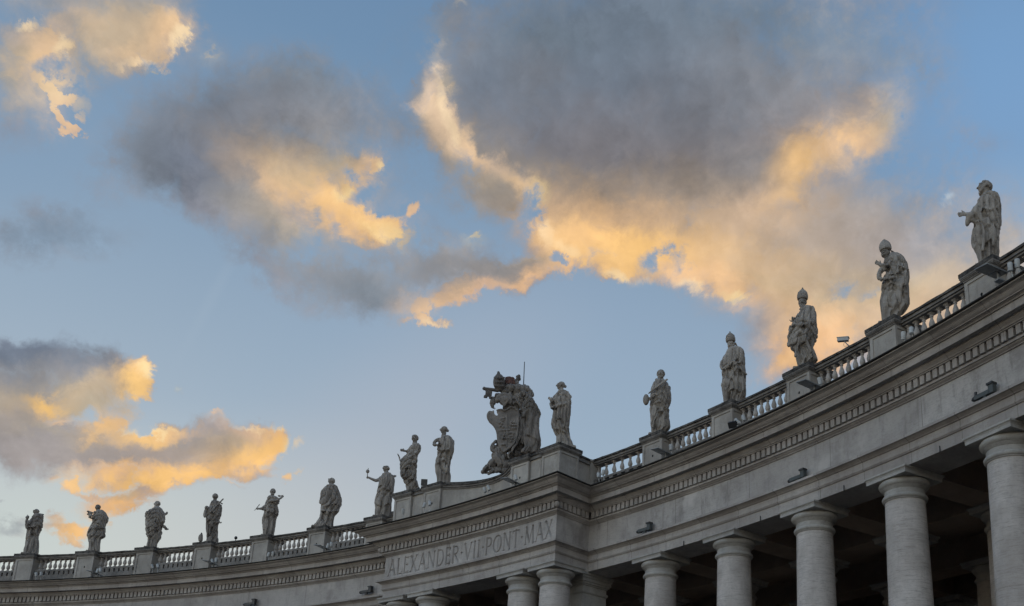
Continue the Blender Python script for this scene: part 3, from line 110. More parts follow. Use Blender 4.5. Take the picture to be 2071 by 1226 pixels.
# relief inside the clouds
shade=math_('MULTIPLY_ADD',bil,-.24,math_('ADD',math_('MULTIPLY_ADD',math_('SUBTRACT',nD.outputs[0],.5),.14,math_('MULTIPLY',math_('SUBTRACT',nB.outputs[0],.5),.40)),math_('MULTIPLY_ADD',math_('SUBTRACT',nA.outputs[0],.5),.3,1.)))
def reach(b,k=1.):
    cx,cy,rx,ry,rot,soft,na=b[:7]; f=(1+1.1*soft+.5*na)*1.04*k; c_,s_=math.cos(rot),math.sin(rot)
    hx=f*math.hypot(rx*c_,ry*s_)+.03; hy=f*math.hypot(rx*s_,ry*c_)+.03; return cx-hx,cx+hx,cy-hy,cy+hy
def leaf(Sh,Ho,Co):
    global nt,N,L
    if not Sh: return background(sky)
    g=bpy.data.node_groups.new('cloud_patch','ShaderNodeTree'); keep=(nt,N,L)
    ins=(('Sky','Color',sky),('P','Vector',P1),('Edge','Float',edge),('Shade','Float',shade),('FineB','Float',nB.outputs[0]),('FineD','Float',nD.outputs[0]))
    for nm,ty,_ in ins: g.interface.new_socket(nm,in_out='INPUT',socket_type='NodeSocket'+ty)
    g.interface.new_socket('Out',in_out='OUTPUT',socket_type='NodeSocketShader')
    nt,N,L=g,g.nodes.new,g.links.new
    gi=N('NodeGroupInput').outputs; go=N('NodeGroupOutput')
    col=lin((150,152,162))
    for b in Co:
        b=list(b); warm=b[8][0]-b[8][2]>60
        b[6]*=1.3 if warm else 1.1; b[5]=min(1.05,b[5]*(1.35 if warm else 1.2)); b[7]*=.86 if warm else 1
        r0,g0,b0=b[8]; b[8]=((255,g0+10,min(200,b0+20)) if g0>=212 else (min(255,r0+2),g0,min(205,b0+8))) if warm else ((r0,g0+1,b0-5) if r0>118 else (r0,g0,b0-2))
        col=layer('colour',b,gi['P'],gi['Edge'],col,CK*(1.03 if warm else 1.))
    dens=0.
    for b in Sh: dens=layer('shape',b,gi['P'],gi['Edge'],dens)
    for b in Ho: dens=layer('hole',b,gi['P'],gi['Edge'],dens)
    tz=math_('MULTIPLY',math_('MULTIPLY',dens,math_('SUBTRACT',1.,dens)),math_('MULTIPLY_ADD',math_('SUBTRACT',gi['FineD'],.5),7.,math_('MULTIPLY',math_('SUBTRACT',gi['FineB'],.5),6.5)))
    dens=math_('MINIMUM',math_('MAXIMUM',math_('ADD',dens,tz),0.),1.)
    cs=N('ShaderNodeVectorMath'); cs.operation='SCALE'
    if isinstance(col,tuple): cs.inputs[0].default_value=col
    else: L(col,cs.inputs[0])
    L(gi['Shade'],cs.inputs[3]); L(background(mixc(dens,gi['Sky'],cs.outputs[0])),go.inputs[0])
    nt,N,L=keep
    q=N('ShaderNodeGroup'); q.node_tree=g
    for nm,_,v in ins: L(v,q.inputs[nm])
    return q.outputs[0]
def background(c):
    bg=N('ShaderNodeBackground'); L(c,bg.inputs[0]); bg.inputs[1].default_value=1.0; return bg.outputs[0]
def switch(val,thr,lo,hi):
    f=math_('GREATER_THAN',val,thr); m_=N('ShaderNodeMixShader'); L(f,m_.inputs[0]); L(lo,m_.inputs[1]); L(hi,m_.inputs[2]); return m_.outputs[0]
CK=.88
def tree(box,Sh,Ho,Co,depth):
    x0,x1,y0,y1=box
    hit=lambda b,k=1.:(lambda r:r[0]<x1 and r[1]>x0 and r[2]<y1 and r[3]>y0)(reach(b,k))
    Sh=[b for b in Sh if hit(b)]; Ho=[b for b in Ho if hit(b)]; Co=[b for b in Co if hit(b,CK)] if Sh else []
    if len(Sh)+len(Co)<=24 or depth==0: return leaf(Sh,Ho,Co)
    if (x1-x0)*.8>(y1-y0): xm=(x0+x1)/2; return switch(az,xm,tree((x0,xm,y0,y1),Sh,Ho,Co,depth-1),tree((xm,x1,y0,y1),Sh,Ho,Co,depth-1))
    ym=(y0+y1)/2; return switch(el,ym,tree((x0,x1,y0,ym),Sh,Ho,Co,depth-1),tree((x0,x1,ym,y1),Sh,Ho,Co,depth-1))
BOX=(-1.75,.05,.10,.95)
inner=tree(BOX,SHAPES,HOLES,COLS,6)
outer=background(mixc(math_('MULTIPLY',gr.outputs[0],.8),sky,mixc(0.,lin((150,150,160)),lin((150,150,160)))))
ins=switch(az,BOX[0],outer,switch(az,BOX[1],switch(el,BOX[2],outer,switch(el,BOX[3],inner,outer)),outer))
wo=N('ShaderNodeOutputWorld'); L(ins,wo.inputs[0])
try: w.cycles.sampling_method='MANUAL'; w.cycles.sample_map_resolution=512
except Exception: pass
# ------------------------------------------------------------------ sun, low behind the left wing
sl=bpy.data.lights.new('sun','SUN'); sl.energy=.5; sl.angle=math.radians(10); sl.color=(1,.62,.36)
so=bpy.data.objects.new('sun',sl); COL.objects.link(so)
sd=Vector((math.sin(SUN_AZ)*math.cos(SUN_EL),math.cos(SUN_AZ)*math.cos(SUN_EL),math.sin(SUN_EL)))
so.rotation_euler=sd.to_track_quat('Z','Y').to_euler()
# ------------------------------------------------------------------ materials
def mat(name,base,rough=.85,dark=None,scale=(1,1,1),nscale=2.,strata=0.,stain=0.,crust=0.,bump=.3,spec=.25,metal=0.,coord='geo',fine=24.,joints=None):
    m=bpy.data.materials.new(name); m.use_nodes=True; t=m.node_tree; b=t.nodes['Principled BSDF']
    b.inputs['Roughness'].default_value=rough; b.inputs['Metallic'].default_value=metal
    try: b.inputs['Specular IOR Level'].default_value=spec
    except Exception: pass
    NN=t.nodes.new; LL=t.links.new
    tcn=NN('ShaderNodeTexCoord') if coord=='obj' else NN('ShaderNodeNewGeometry'); V=tcn.outputs['Object' if coord=='obj' else 'Position']
    if coord=='obj':
        oi=NN('ShaderNodeObjectInfo'); ad=NN('ShaderNodeVectorMath'); ad.operation='MULTIPLY_ADD'; LL(oi.outputs['Random'],ad.inputs[0]); ad.inputs[1].default_value=(13,17,19); LL(V,ad.inputs[2]); V=ad.outputs[0]
    def nz(sc_,s,det=6,ro=.6):
        mp=NN('ShaderNodeMapping'); mp.inputs['Scale'].default_value=sc_; LL(V,mp.inputs[0]); n=NN('ShaderNodeTexNoise'); n.inputs['Scale'].default_value=s; n.inputs['Detail'].default_value=det; n.inputs['Roughness'].default_value=ro; LL(mp.outputs[0],n.inputs['Vector']); return n.outputs[0]
    def mx(f,a,c):
        n=NN('ShaderNodeMix'); n.data_type='RGBA'
        for s_,v in ((0,f),(6,a),(7,c)):
            if isinstance(v,(int,float)): n.inputs[s_].default_value=v
            elif isinstance(v,tuple): n.inputs[s_].default_value=tuple(v)+(1,)
            else: LL(v,n.inputs[s_])
        return n.outputs[2]
    def rg(v,a,c,lo=0.,hi=1.):
        n=NN('ShaderNodeMapRange'); n.interpolation_type='SMOOTHSTEP'; LL(v,n.inputs[0]); n.inputs[1].default_value=a; n.inputs[2].default_value=c; n.inputs[3].default_value=lo; n.inputs[4].default_value=hi; return n.outputs[0]
    dk=dark or tuple(v*.6 for v in base)
    big=nz(scale,nscale*.35,4); mid=nz(scale,nscale); fn=nz((1,1,1),fine,8,.7)
    c=mx(rg(mid,.35,.7),base,tuple(a*.6+d*.4 for a,d in zip(base,dk)))
    c=mx(rg(big,.42,.66,0,.55),c,dk)
    gn=nz((1,1,2.2),9.,5,.75); c=mx(rg(gn,.50,.66,0,.55),c,dk); c=mx(rg(fn,.5,.75,0,.45),c,dk)
    h=fn
    if strata:
        st=nz((.6,.6,9),3.2,7,.7); st2=nz((1.5,1.5,30),2.2,5,.7)
        c=mx(rg(st,.5,.68,0,strata),c,tuple(v*.62 for v in dk)); c=mx(rg(st2,.54,.68,0,strata*.8),c,tuple(v*.55 for v in dk))
        hm=NN('ShaderNodeMath'); hm.operation='ADD'; LL(fn,hm.inputs[0]); LL(st2,hm.inputs[1]); h=hm.outputs[0]
    if stain:
        s1=nz((1.5,1.5,.30),2.4,7,.68); c=mx(rg(s1,.50,.74,0,stain*.8),c,tuple(v*.6 for v in dk)); s3=nz((.9,.9,.8),.8,8,.72); c=mx(rg(s3,.48,.66,0,stain*.7),c,tuple(v*.72 for v in dk))
        s2=nz((.5,.5,.4),1.1,4,.6); c=mx(rg(s2,.55,.7,0,stain*.6),c,tuple(min(1,v*1.35) for v in base))
    if joints:
        sp=NN('ShaderNodeSeparateXYZ'); LL(V,sp.inputs[0])
        def mm(op,a,b2=None,c2=None):
            n=NN('ShaderNodeMath'); n.operation=op
            for i_,v in enumerate((a,b2,c2)):
                if v is None: continue
                if isinstance(v,(int,float)): n.inputs[i_].default_value=v
                else: LL(v,n.inputs[i_])
            return n.outputs[0]
        th=mm('ARCTAN2',sp.outputs[0],sp.outputs[1]); wob=nz((1,1,1),2.5,3); fr_=mm('FRACT',mm('ADD',mm('MULTIPLY',mm('ADD',th,-0.1431),joints[0]/0.06173),joints[1]))
        dd=mm('ABSOLUTE',mm('SUBTRACT',fr_,.5)); wd=mm('MULTIPLY',wob,.016*joints[0]/2.1)
        jm=mm('LESS_THAN',dd,wd); c=mx(mm('MULTIPLY',jm,.55),c,tuple(v*.35 for v in dk))
        # neighbouring blocks differ slightly in tone
        bi=mm('FLOOR',mm('ADD',mm('MULTIPLY',mm('ADD',th,-0.1431),joints[0]/0.06173),joints[1]+.5)); wn=NN('ShaderNodeTexWhiteNoise'); wn.noise_dimensions='1D'; LL(bi,wn.inputs['W'])
        c=mx(mm('MULTIPLY',wn.outputs['Value'],.38),c,dk)
    if crust:
        k=nz((1,1,1),5,8,.7); c=mx(rg(k,.42,.62,.15,crust),c,(.018,.017,.016))
    LL(c,b.inputs['Base Color'])
    bp=NN('ShaderNodeBump'); bp.inputs['Strength'].default_value=bump; bp.inputs['Distance'].default_value=.03; LL(h,bp.inputs['Height']); LL(bp.outputs[0],b.inputs['Normal'])
    return m
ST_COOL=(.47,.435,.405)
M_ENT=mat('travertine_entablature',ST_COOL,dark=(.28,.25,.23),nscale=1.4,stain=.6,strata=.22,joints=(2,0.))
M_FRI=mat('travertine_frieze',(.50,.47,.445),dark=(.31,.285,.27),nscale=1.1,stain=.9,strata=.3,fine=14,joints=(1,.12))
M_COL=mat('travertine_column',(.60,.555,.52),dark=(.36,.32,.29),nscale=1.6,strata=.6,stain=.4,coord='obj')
M_CAP=mat('travertine_capital',(.46,.44,.41),dark=(.27,.255,.24),nscale=2.2,strata=.2,stain=.3,coord='obj')
M_BAL=mat('travertine_baluster',(.46,.42,.385),dark=(.25,.23,.21),nscale=3,stain=.3,coord='obj')
M_PED=mat('travertine_pedestal',(.43,.40,.36),dark=(.26,.235,.21),nscale=2,stain=.6,coord='obj')
M_TOP=mat('weathered_coping',(.17,.155,.14),dark=(.05,.047,.045),nscale=3,crust=.85)
M_RAIL=mat('travertine_rail',(.33,.305,.28),dark=(.14,.13,.12),nscale=3,stain=.6,crust=.35)
M_LEAD=mat('lead_flashing',(.035,.034,.034),dark=(.015,.015,.015),rough=.7,nscale=4)
M_STA=mat('travertine_statue',(.38,.345,.305),dark=(.15,.13,.115),nscale=2.6,stain=.75,bump=.5,coord='obj',fine=18)
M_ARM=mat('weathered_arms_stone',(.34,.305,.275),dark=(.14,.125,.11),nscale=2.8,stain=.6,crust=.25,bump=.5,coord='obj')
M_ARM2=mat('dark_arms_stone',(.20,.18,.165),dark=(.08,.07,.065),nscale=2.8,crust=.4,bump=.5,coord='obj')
M_RUST=mat('rusty_drum',(.16,.085,.07),dark=(.08,.05,.045),nscale=4,coord='obj')
M_INT=mat('dim_vault_plaster',(.34,.26,.20),dark=(.20,.15,.115),nscale=1.2)
M_GRD=mat('cobblestones',(.085,.075,.066),dark=(.05,.045,.04),nscale=1.5,fine=9,bump=.6)
M_BLK=mat('black_painted_metal',(.03,.03,.032),rough=.45,spec=.5,fine=40,bump=.05)
M_GRY=mat('grey_painted_metal',(.26,.27,.275),rough=.5,spec=.5,fine=40,bump=.05)
M_GRN=mat('dull_green_metal',(.075,.085,.085),rough=.55,spec=.5,fine=40,bump=.05)
M_GLS=mat('dark_lamp_glass',(.12,.13,.13),rough=.25,spec=.6,fine=40,bump=.02)
M_WHT=mat('white_spot_housing',(.50,.50,.48),rough=.5,fine=30,bump=.05)
M_HOLE_SHADE=mat('painted_hole_shade',(.012,.011,.011))  # near-black colour standing in for the shade inside a hole
# ------------------------------------------------------------------ helpers
R=68.25751; DTH=0.06173; THR=0.1431; SC=-2.29; RP=66.2; HW=5.05
TH=lambda s:THR+s*DTH
TC=TH(SC)
def mk(name,vs,fs,material,parent=None,smooth=False,loc=None,rz=0.,auto=None):
    me=bpy.data.meshes.new(name); me.from_pydata([tuple(v) for v in vs],[],[tuple(f) for f in fs]); me.validate(); 
    me.materials.append(material)
    bm=bmesh.new(); bm.from_mesh(me); bmesh.ops.recalc_face_normals(bm,faces=bm.faces); bm.to_mesh(me); bm.free()
    if smooth: me.polygons.foreach_set('use_smooth',[True]*len(me.polygons))
    if auto is not None:
        me.polygons.foreach_set('use_smooth',[True]*len(me.polygons))
        try: me.set_sharp_from_angle(angle=math.radians(auto))
        except Exception: pass
    o=bpy.data.objects.new(name,me); COL.objects.link(o)
    if loc is not None: o.location=loc; o.rotation_euler=(0,0,rz)
    if parent: o.parent=parent
    return o
def empty(name,loc=(0,0,0),rz=0.):
    o=bpy.data.objects.new(name,None); COL.objects.link(o); o.location=loc; o.rotation_euler=(0,0,rz); o.empty_display_size=.3; return o
def tag(o,label,cat,group=None):
    o['label']=label; o['category']=cat
    if group: o['group']=group
def PT(th,r,z): return (r*math.sin(th),r*math.cos(th),z)
class MB:
    def __init__(s): s.v=[]; s.f=[]
    def add(s,vs,fs):
        n=len(s.v); s.v+=[tuple(v) for v in vs]; s.f+=[tuple(i+n for i in f) for f in fs]
    def box(s,x0,x1,y0,y1,z0,z1,fn=None):
        vs=[(x,y,z) for z in (z0,z1) for y in (y0,y1) for x in (x0,x1)]
        if fn: vs=[fn(*v) for v in vs]
        s.add(vs,[(0,1,3,2),(4,6,7,5),(0,4,5,1),(2,3,7,6),(0,2,6,4),(1,5,7,3)])
    def lathe(s,prof,seg=32,c=(0,0),z0=0.,caps=True):
        n=len(prof); vs=[]; fs=[]
        for r,z in prof:
            for i in range(seg): a=2*math.pi*i/seg; vs.append((c[0]+r*math.cos(a),c[1]+r*math.sin(a),z0+z))
        for j in range(n-1):
            for i in range(seg): k=(i+1)%seg; fs.append((j*seg+i,j*seg+k,(j+1)*seg+k,(j+1)*seg+i))
        if caps: fs.append(tuple(range(seg))[::-1]); fs.append(tuple((n-1)*seg+i for i in range(seg)))
        s.add(vs,fs)
    def ell(s,c,r,ax=None,seg=14,rings=9):
        vs=[];fs=[]
        A=ax or (Vector((1,0,0)),Vector((0,1,0)),Vector((0,0,1)))
        c=Vector(c)
        vs.append(c-A[2]*r[2])
        for j in range(1,rings):
            t=-math.pi/2+math.pi*j/rings
            for i in range(seg): a=2*math.pi*i/seg; vs.append(c+A[0]*(r[0]*math.cos(t)*math.cos(a))+A[1]*(r[1]*math.cos(t)*math.sin(a))+A[2]*(r[2]*math.sin(t)))
        vs.append(c+A[2]*r[2]); m_=len(vs)-1
        for i in range(seg): fs.append((0,1+(i+1)%seg,1+i)); fs.append((m_,m_-seg+i,m_-seg+(i+1)%seg))
        for j in range(rings-2):
            for i in range(seg): k=(i+1)%seg; a=1+j*seg; fs.append((a+i,a+k,a+seg+k,a+seg+i))
        s.add(vs,fs)
    def tube(s,pts,seg=10,closed_smooth=2):
        # pts: (x,y,z,r)
        P=[Vector(q[:3]) for q in pts]; r=[q[3] for q in pts]
        for _ in range(closed_smooth if len(P)>2 else 0):
            Q=[P[0]];rr=[r[0]]
            for i in range(len(P)-1):
                Q+=[P[i]*.75+P[i+1]*.25,P[i]*.25+P[i+1]*.75]; rr+=[r[i]*.75+r[i+1]*.25,r[i]*.25+r[i+1]*.75]
            Q.append(P[-1]);rr.append(r[-1]);P,r=Q,rr
        vs=[];fs=[];n=len(P);up=Vector((0.13,.31,.94))
        # rounded ends
        d0=(P[0]-P[1]).normalized(); d1=(P[-1]-P[-2]).normalized()
        P=[P[0]+d0*r[0]*.75]+P+[P[-1]+d1*r[-1]*.75]; r=[r[0]*.45]+r+[r[-1]*.45]; n+=2
        for i in range(n):
            t=(P[min(i+1,n-1)]-P[max(i-1,0)]).normalized(); a=t.cross(up)
            if a.length<.05: a=t.cross(Vector((1,0,0)))
            a.normalize(); b=t.cross(a)
            for k in range(seg): q=2*math.pi*k/seg; vs.append(P[i]+a*(r[i]*math.cos(q))+b*(r[i]*math.sin(q)))
        for i in range(n-1):
            for k in range(seg): j=(k+1)%seg; fs.append((i*seg+k,i*seg+j,(i+1)*seg+j,(i+1)*seg+k))
        fs.append(tuple(range(seg))[::-1]); fs.append(tuple((n-1)*seg+k for k in range(seg)))
        s.add(vs,fs)
    def prism(s,poly,y0,y1):
        n=len(poly); s.add([(x,y0,z) for x,z in poly]+[(x,y1,z) for x,z in poly],[tuple(range(n)),tuple(range(2*n-1,n-1,-1))]+[(i,(i+1)%n,n+(i+1)%n,n+i) for i in range(n)])
    def build(s,name,m,parent=None,**k): return mk(name,s.v,s.f,m,parent,**k)
# ------------------------------------------------------------------ ground
g=MB(); g.add([(-400,-400,0),(400,-400,0),(400,400,0),(-400,400,0)],[(0,1,2,3)]); go=g.build('ground',M_GRD); go['kind']='structure'
# ------------------------------------------------------------------ the colonnade
S0,S1=-15.0,8.0
col_root=empty('colonnade',PT(TC,R,0)); tag(col_root,'long curved travertine colonnade with balustrade and a projecting inscribed portico','colonnade')
def part(o): # parent keeping world placement
    o.parent=col_root; o.matrix_parent_inverse=Matrix.Translation(-col_root.location); return o
def tpos(xt,rho): # portico-local tangential offset on a circle of radius rho -> angle
    return TC+math.asin(xt/rho)
def stations(e,nL=110,nP=44,nR=90):
    out=[]
    rw,rp=R-e,RP-e; h=HW+e
    a0,a1=TH(S0),tpos(-h,rw)
    for i in range(nL+1): out.append((a0+(a1-a0)*i/nL,rw))
    b0,b1=tpos(-h,rp),tpos(h,rp)
    for i in range(nP+1): out.append((b0+(b1-b0)*i/nP,rp))
    c0,c1=tpos(h,rw),TH(S1)
    for i in range(nR+1): out.append((c0+(c1-c0)*i/nR,rw))
    return out
def sweep(name,prof,material,recess=0.,auto=28):
    cols=[stations(e) for e,z in prof]; n=len(cols[0]); k=len(prof); vs=[]
    if recess:
        cols=[]
        for e,z in prof:
            s_=stations(e)
            if e>.3:
                s2=stations(e-recess)
                for i in range(112,154): s_[i]=(s_[i][0],s2[i][1])
            cols.append(s_)
    for i in range(n):
        for j in range(k): th,r=cols[j][i]; vs.append(PT(th,r,prof[j][1]))
    fs=[]
    for i in range(n-1):
        for j in range(k): q=(j+1)%k; fs.append((i*k+j,i*k+q,(i+1)*k+q,(i+1)*k+j))
    fs.append(tuple(range(k))); fs.append(tuple((n-1)*k+j for j in range(k))[::-1])
    return part(mk(name,vs,fs,material,auto=auto))
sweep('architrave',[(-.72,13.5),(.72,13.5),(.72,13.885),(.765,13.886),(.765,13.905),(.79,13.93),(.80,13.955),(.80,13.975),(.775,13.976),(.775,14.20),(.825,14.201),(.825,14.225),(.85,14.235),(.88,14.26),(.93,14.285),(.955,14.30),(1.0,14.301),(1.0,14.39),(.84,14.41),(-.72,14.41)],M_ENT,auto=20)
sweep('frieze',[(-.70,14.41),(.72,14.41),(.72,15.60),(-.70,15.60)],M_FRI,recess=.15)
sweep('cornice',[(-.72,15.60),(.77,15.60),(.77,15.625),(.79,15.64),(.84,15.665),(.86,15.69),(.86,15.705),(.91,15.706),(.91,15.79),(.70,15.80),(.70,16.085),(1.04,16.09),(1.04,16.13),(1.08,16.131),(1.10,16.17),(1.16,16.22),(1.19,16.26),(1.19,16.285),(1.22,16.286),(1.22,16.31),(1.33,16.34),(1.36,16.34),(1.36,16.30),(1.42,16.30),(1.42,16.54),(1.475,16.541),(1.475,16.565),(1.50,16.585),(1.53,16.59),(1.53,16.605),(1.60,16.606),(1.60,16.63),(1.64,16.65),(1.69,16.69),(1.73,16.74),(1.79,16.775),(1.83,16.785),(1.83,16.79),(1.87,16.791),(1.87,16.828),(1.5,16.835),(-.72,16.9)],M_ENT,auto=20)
sweep('flashing',[(1.55,16.832),(1.93,16.832),(1.95,16.85),(1.95,16.875),(1.5,16.885)],M_LEAD)
# dentils
db=MB(); pitch=.272; dw=.175
def dent(th0,th1,r0,r1):
    z0,z1=15.80,16.088
    vs=[PT(t,r,z) for z in (z0,z1) for r in (r0,r1) for t in (th0,th1)]
    db.add(vs,[(0,1,3,2),(4,6,7,5),(0,4,5,1),(2,3,7,6),(0,2,6,4),(1,5,7,3)])
eb,ef=.69,1.0
def arcdent(a0,a1,rad):
    n=max(1,round((a1-a0)*(rad-ef)/pitch)); st=(a1-a0)/n; wd=st*dw/pitch
    for i in range(n): c=a0+(i+.5)*st; dent(c-wd/2,c+wd/2,rad-ef,rad-eb)
arcdent(TH(S0),tpos(-(HW+ef),R-ef)-.001,R)
arcdent(tpos(-(HW+ef),RP-ef)+.0022,tpos(HW+ef,RP-ef)-.0022,RP)
arcdent(tpos(HW+ef,R-ef)+.001,TH(S1),R)
for sg in (-1,1):
    n=7
    for i in range(n):
        rr0=RP-ef+.12+(R-RP-.1)*(i+.15)/n; rr1=rr0+.18
        xa,xb=sg*(HW+eb),sg*(HW+ef)
        vs=[PT(tpos(x,r),r,z) for z in (15.80,16.088) for r in (rr0,rr1) for x in (xa,xb)]
        db.add(vs,[(0,1,3,2),(4,6,7,5),(0,4,5,1),(2,3,7,6),(0,2,6,4),(1,5,7,3)])
    th=tpos(sg*(HW+.93),RP-.93); q=PT(th,RP-.93,0); db.ell((q[0],q[1],15.94),(.12,.12,.145),seg=12)
part(db.build('dentil_course',M_ENT))
# roof and ceilings
def annulus(name,r0,r1,z0,z1,sa,sb,material,n=120):
    vs=[];fs=[]
    for i in range(n+1):
        t=TH(sa+(sb-sa)*i/n)
        for r,z in ((r0,z0),(r1,z0),(r1,z1),(r0,z1)): vs.append(PT(t,r,z))
    for i in range(n):
        for j in range(4): q=(j+1)%4; fs.append((i*4+j,i*4+q,(i+1)*4+q,(i+1)*4+j))
    fs.append((0,1,2,3)); fs.append((n*4+3,n*4+2,n*4+1,n*4)); return part(mk(name,vs,fs,material))
annulus('roof',R+.70,R+16.2,14.62,16.8,S0,S1,M_INT)
rb=MB(); nn=16
for i in range(nn):
    x0,x1=-4.6+9.2*i/nn,-4.6+9.2*(i+1)/nn
    vs=[PT(tpos(x,r),r,z) for z in (14.64,16.78) for r in (RP+.5,R+.72) for x in (x0,x1)]; rb.add(vs,[(0,1,3,2),(4,6,7,5),(0,4,5,1),(2,3,7,6),(0,2,6,4),(1,5,7,3)])
part(rb.build('ceiling',M_INT))
for rr in (5.0,10.4,14.6): annulus('inner_beam',R+rr-.66,R+rr+.66,13.5,14.63,S0,S1,M_INT)
bm_=MB()
def radbeam(s,r0,r1,hw_,z0,z1):
    th=TH(s); ux,uy=math.cos(th),-math.sin(th); vs=[]
    for z in (z0,z1):
        for r in (r0,r1):
            for d in (-hw_,hw_): vs.append((r*math.sin(th)+d*ux,r*math.cos(th)+d*uy,z))
    bm_=MB(); bm_.add(vs,[(0,1,3,2),(4,6,7,5),(0,4,5,1),(2,3,7,6),(0,2,6,4),(1,5,7,3)]); part(bm_.build('ceiling_beam',M_INT))
SCOL=[0,1,2,3,4,5,6,7]+[-4.569-k for k in range(10)]
for s in SCOL: radbeam(s,R+.70,R+4.33,.62,13.505,14.61); radbeam(s,R+11.09,R+13.91,.62,13.505,14.61)
for s in (-1.05,-2.0,-2.58,-3.53): radbeam(s,R+.70,R+4.33,.62,13.505,14.61)
bw=MB(); 
for i in range(40):
    a0,a1=TH(-14+21*i/40),TH(-14+21*(i+1)/40)
    vs=[PT(t,r,z) for z in (0,18.5+.4*(i%5==0)) for r in (R+19.5,R+29) for t in (a0,a1)]; bw.add(vs,[(0,1,3,2),(4,6,7,5),(0,4,5,1),(2,3,7,6),(0,2,6,4),(1,5,7,3)])
o=bw.build('added_back_wall',M_INT); tag(o,'plain unseen building wall added behind the colonnade to keep its inside dark','building')  # unseen block, added to keep low sky light out of the interior
# ---- columns
RT,RB=.645,.755
shaft=[(.98,0),(.98,.28),(1.02,.30),(1.04,.40),(1.02,.50),(.9,.53),(.86,.56),(.80,.62)]
for i in range(26):
    t=i/25; z=.66+(12.61-.66)*t; r_=RB-(RB-RT)*(t**1.8); shaft.append((r_,z))
    if i in (5,11,17): shaft+=[(r_-.0005,z+.01),(r_-.008,z+.014),(r_-.008,z+.022),(r_-.0005,z+.026)]
cap_prof=[(.648,12.60),(.68,12.605),(.68,12.635),(.70,12.64),(.722,12.665),(.735,12.70),(.735,12.73),(.715,12.765),(.685,12.775),(.685,12.795),(.650,12.80),(.650,12.965),(.675,12.97),(.675,12.995),(.70,13.0),(.70,13.025),(.724,13.03),(.724,13.05),(.765,13.075),(.80,13.115),(.82,13.165),(.815,13.215),(.79,13.25),(.76,13.275)]
cm=MB(); cm.box(-.98,.98,-.98,.98,-.02,.26); cm.lathe(shaft,64)
def colmesh():
    o=cm.build('column',M_COL,auto=40,loc=(0,0,0)); return o
kc=MB(); kc.lathe(cap_prof,56); kc.box(-.855,.855,-.855,.855,13.27,13.385)
def frust(mb,h0,h1,z0,z1):
    vs=[(sx*h0,sy*h0,z0) for sx,sy in ((-1,-1),(1,-1),(1,1),(-1,1))]+[(sx*h1,sy*h1,z1) for sx,sy in ((-1,-1),(1,-1),(1,1),(-1,1))]
    mb.add(vs,[(3,2,1,0),(4,5,6,7)]+[(i,(i+1)%4,4+(i+1)%4,4+i) for i in range(4)])
frust(kc,.868,.868,13.3855,13.405); frust(kc,.868,.895,13.405,13.44); frust(kc,.91,.91,13.44,13.497)
c0=colmesh(); c0.parent=col_root; cap0=kc.build('capital',M_CAP,auto=40); cap0.parent=c0
CR=col_root.location.copy()
def place_col(s,rad,first=[True]):
    th=TH(s)
    if first[0]: o=c0; first[0]=False
    else:
        o=c0.copy(); COL.objects.link(o); o.parent=col_root; k=cap0.copy(); COL.objects.link(k); k.parent=o
    q=PT(th,rad,0); o.location=(q[0]-CR.x,q[1]-CR.y,0); o.rotation_euler=(0,0,-th)
for s in SCOL: place_col(s,R)
for x in (-5.1,-3.05,3.05,5.1): place_col((tpos(x,RP)-THR)/DTH,RP)
for s in [-6.569,-5.569,-4.569,-3.53,-1.05,0,1,2,3,4,5,6]: place_col(s,R+5.0)
for s in [-4.569,-3.53,-1.05,0,1,2,3,4,5,6]: place_col(s,R+10.4); place_col(s,R+14.6)
# ---- piers at the inner corners
pm=MB(); pm.box(-.66,.66,-.72,.72,0,12.62)
for a,z0,z1 in ((.70,12.6205,12.66),(.72,12.661,12.76),(.67,12.761,12.97),(.71,12.971,13.03),(.77,13.031,13.12),(.82,13.121,13.27),(.855,13.271,13.39),(.91,13.391,13.498)): pm.box(-a,a,-a-.05,a+.05,z0,z1)
for x in (-4.9,4.9):
    th=tpos(x,R); q=PT(th,R,0); o=pm.build('pier',M_CAP); o.parent=col_root; o.location=(q[0]-CR.x,q[1]-CR.y,0); o.rotation_euler=(0,0,-th)
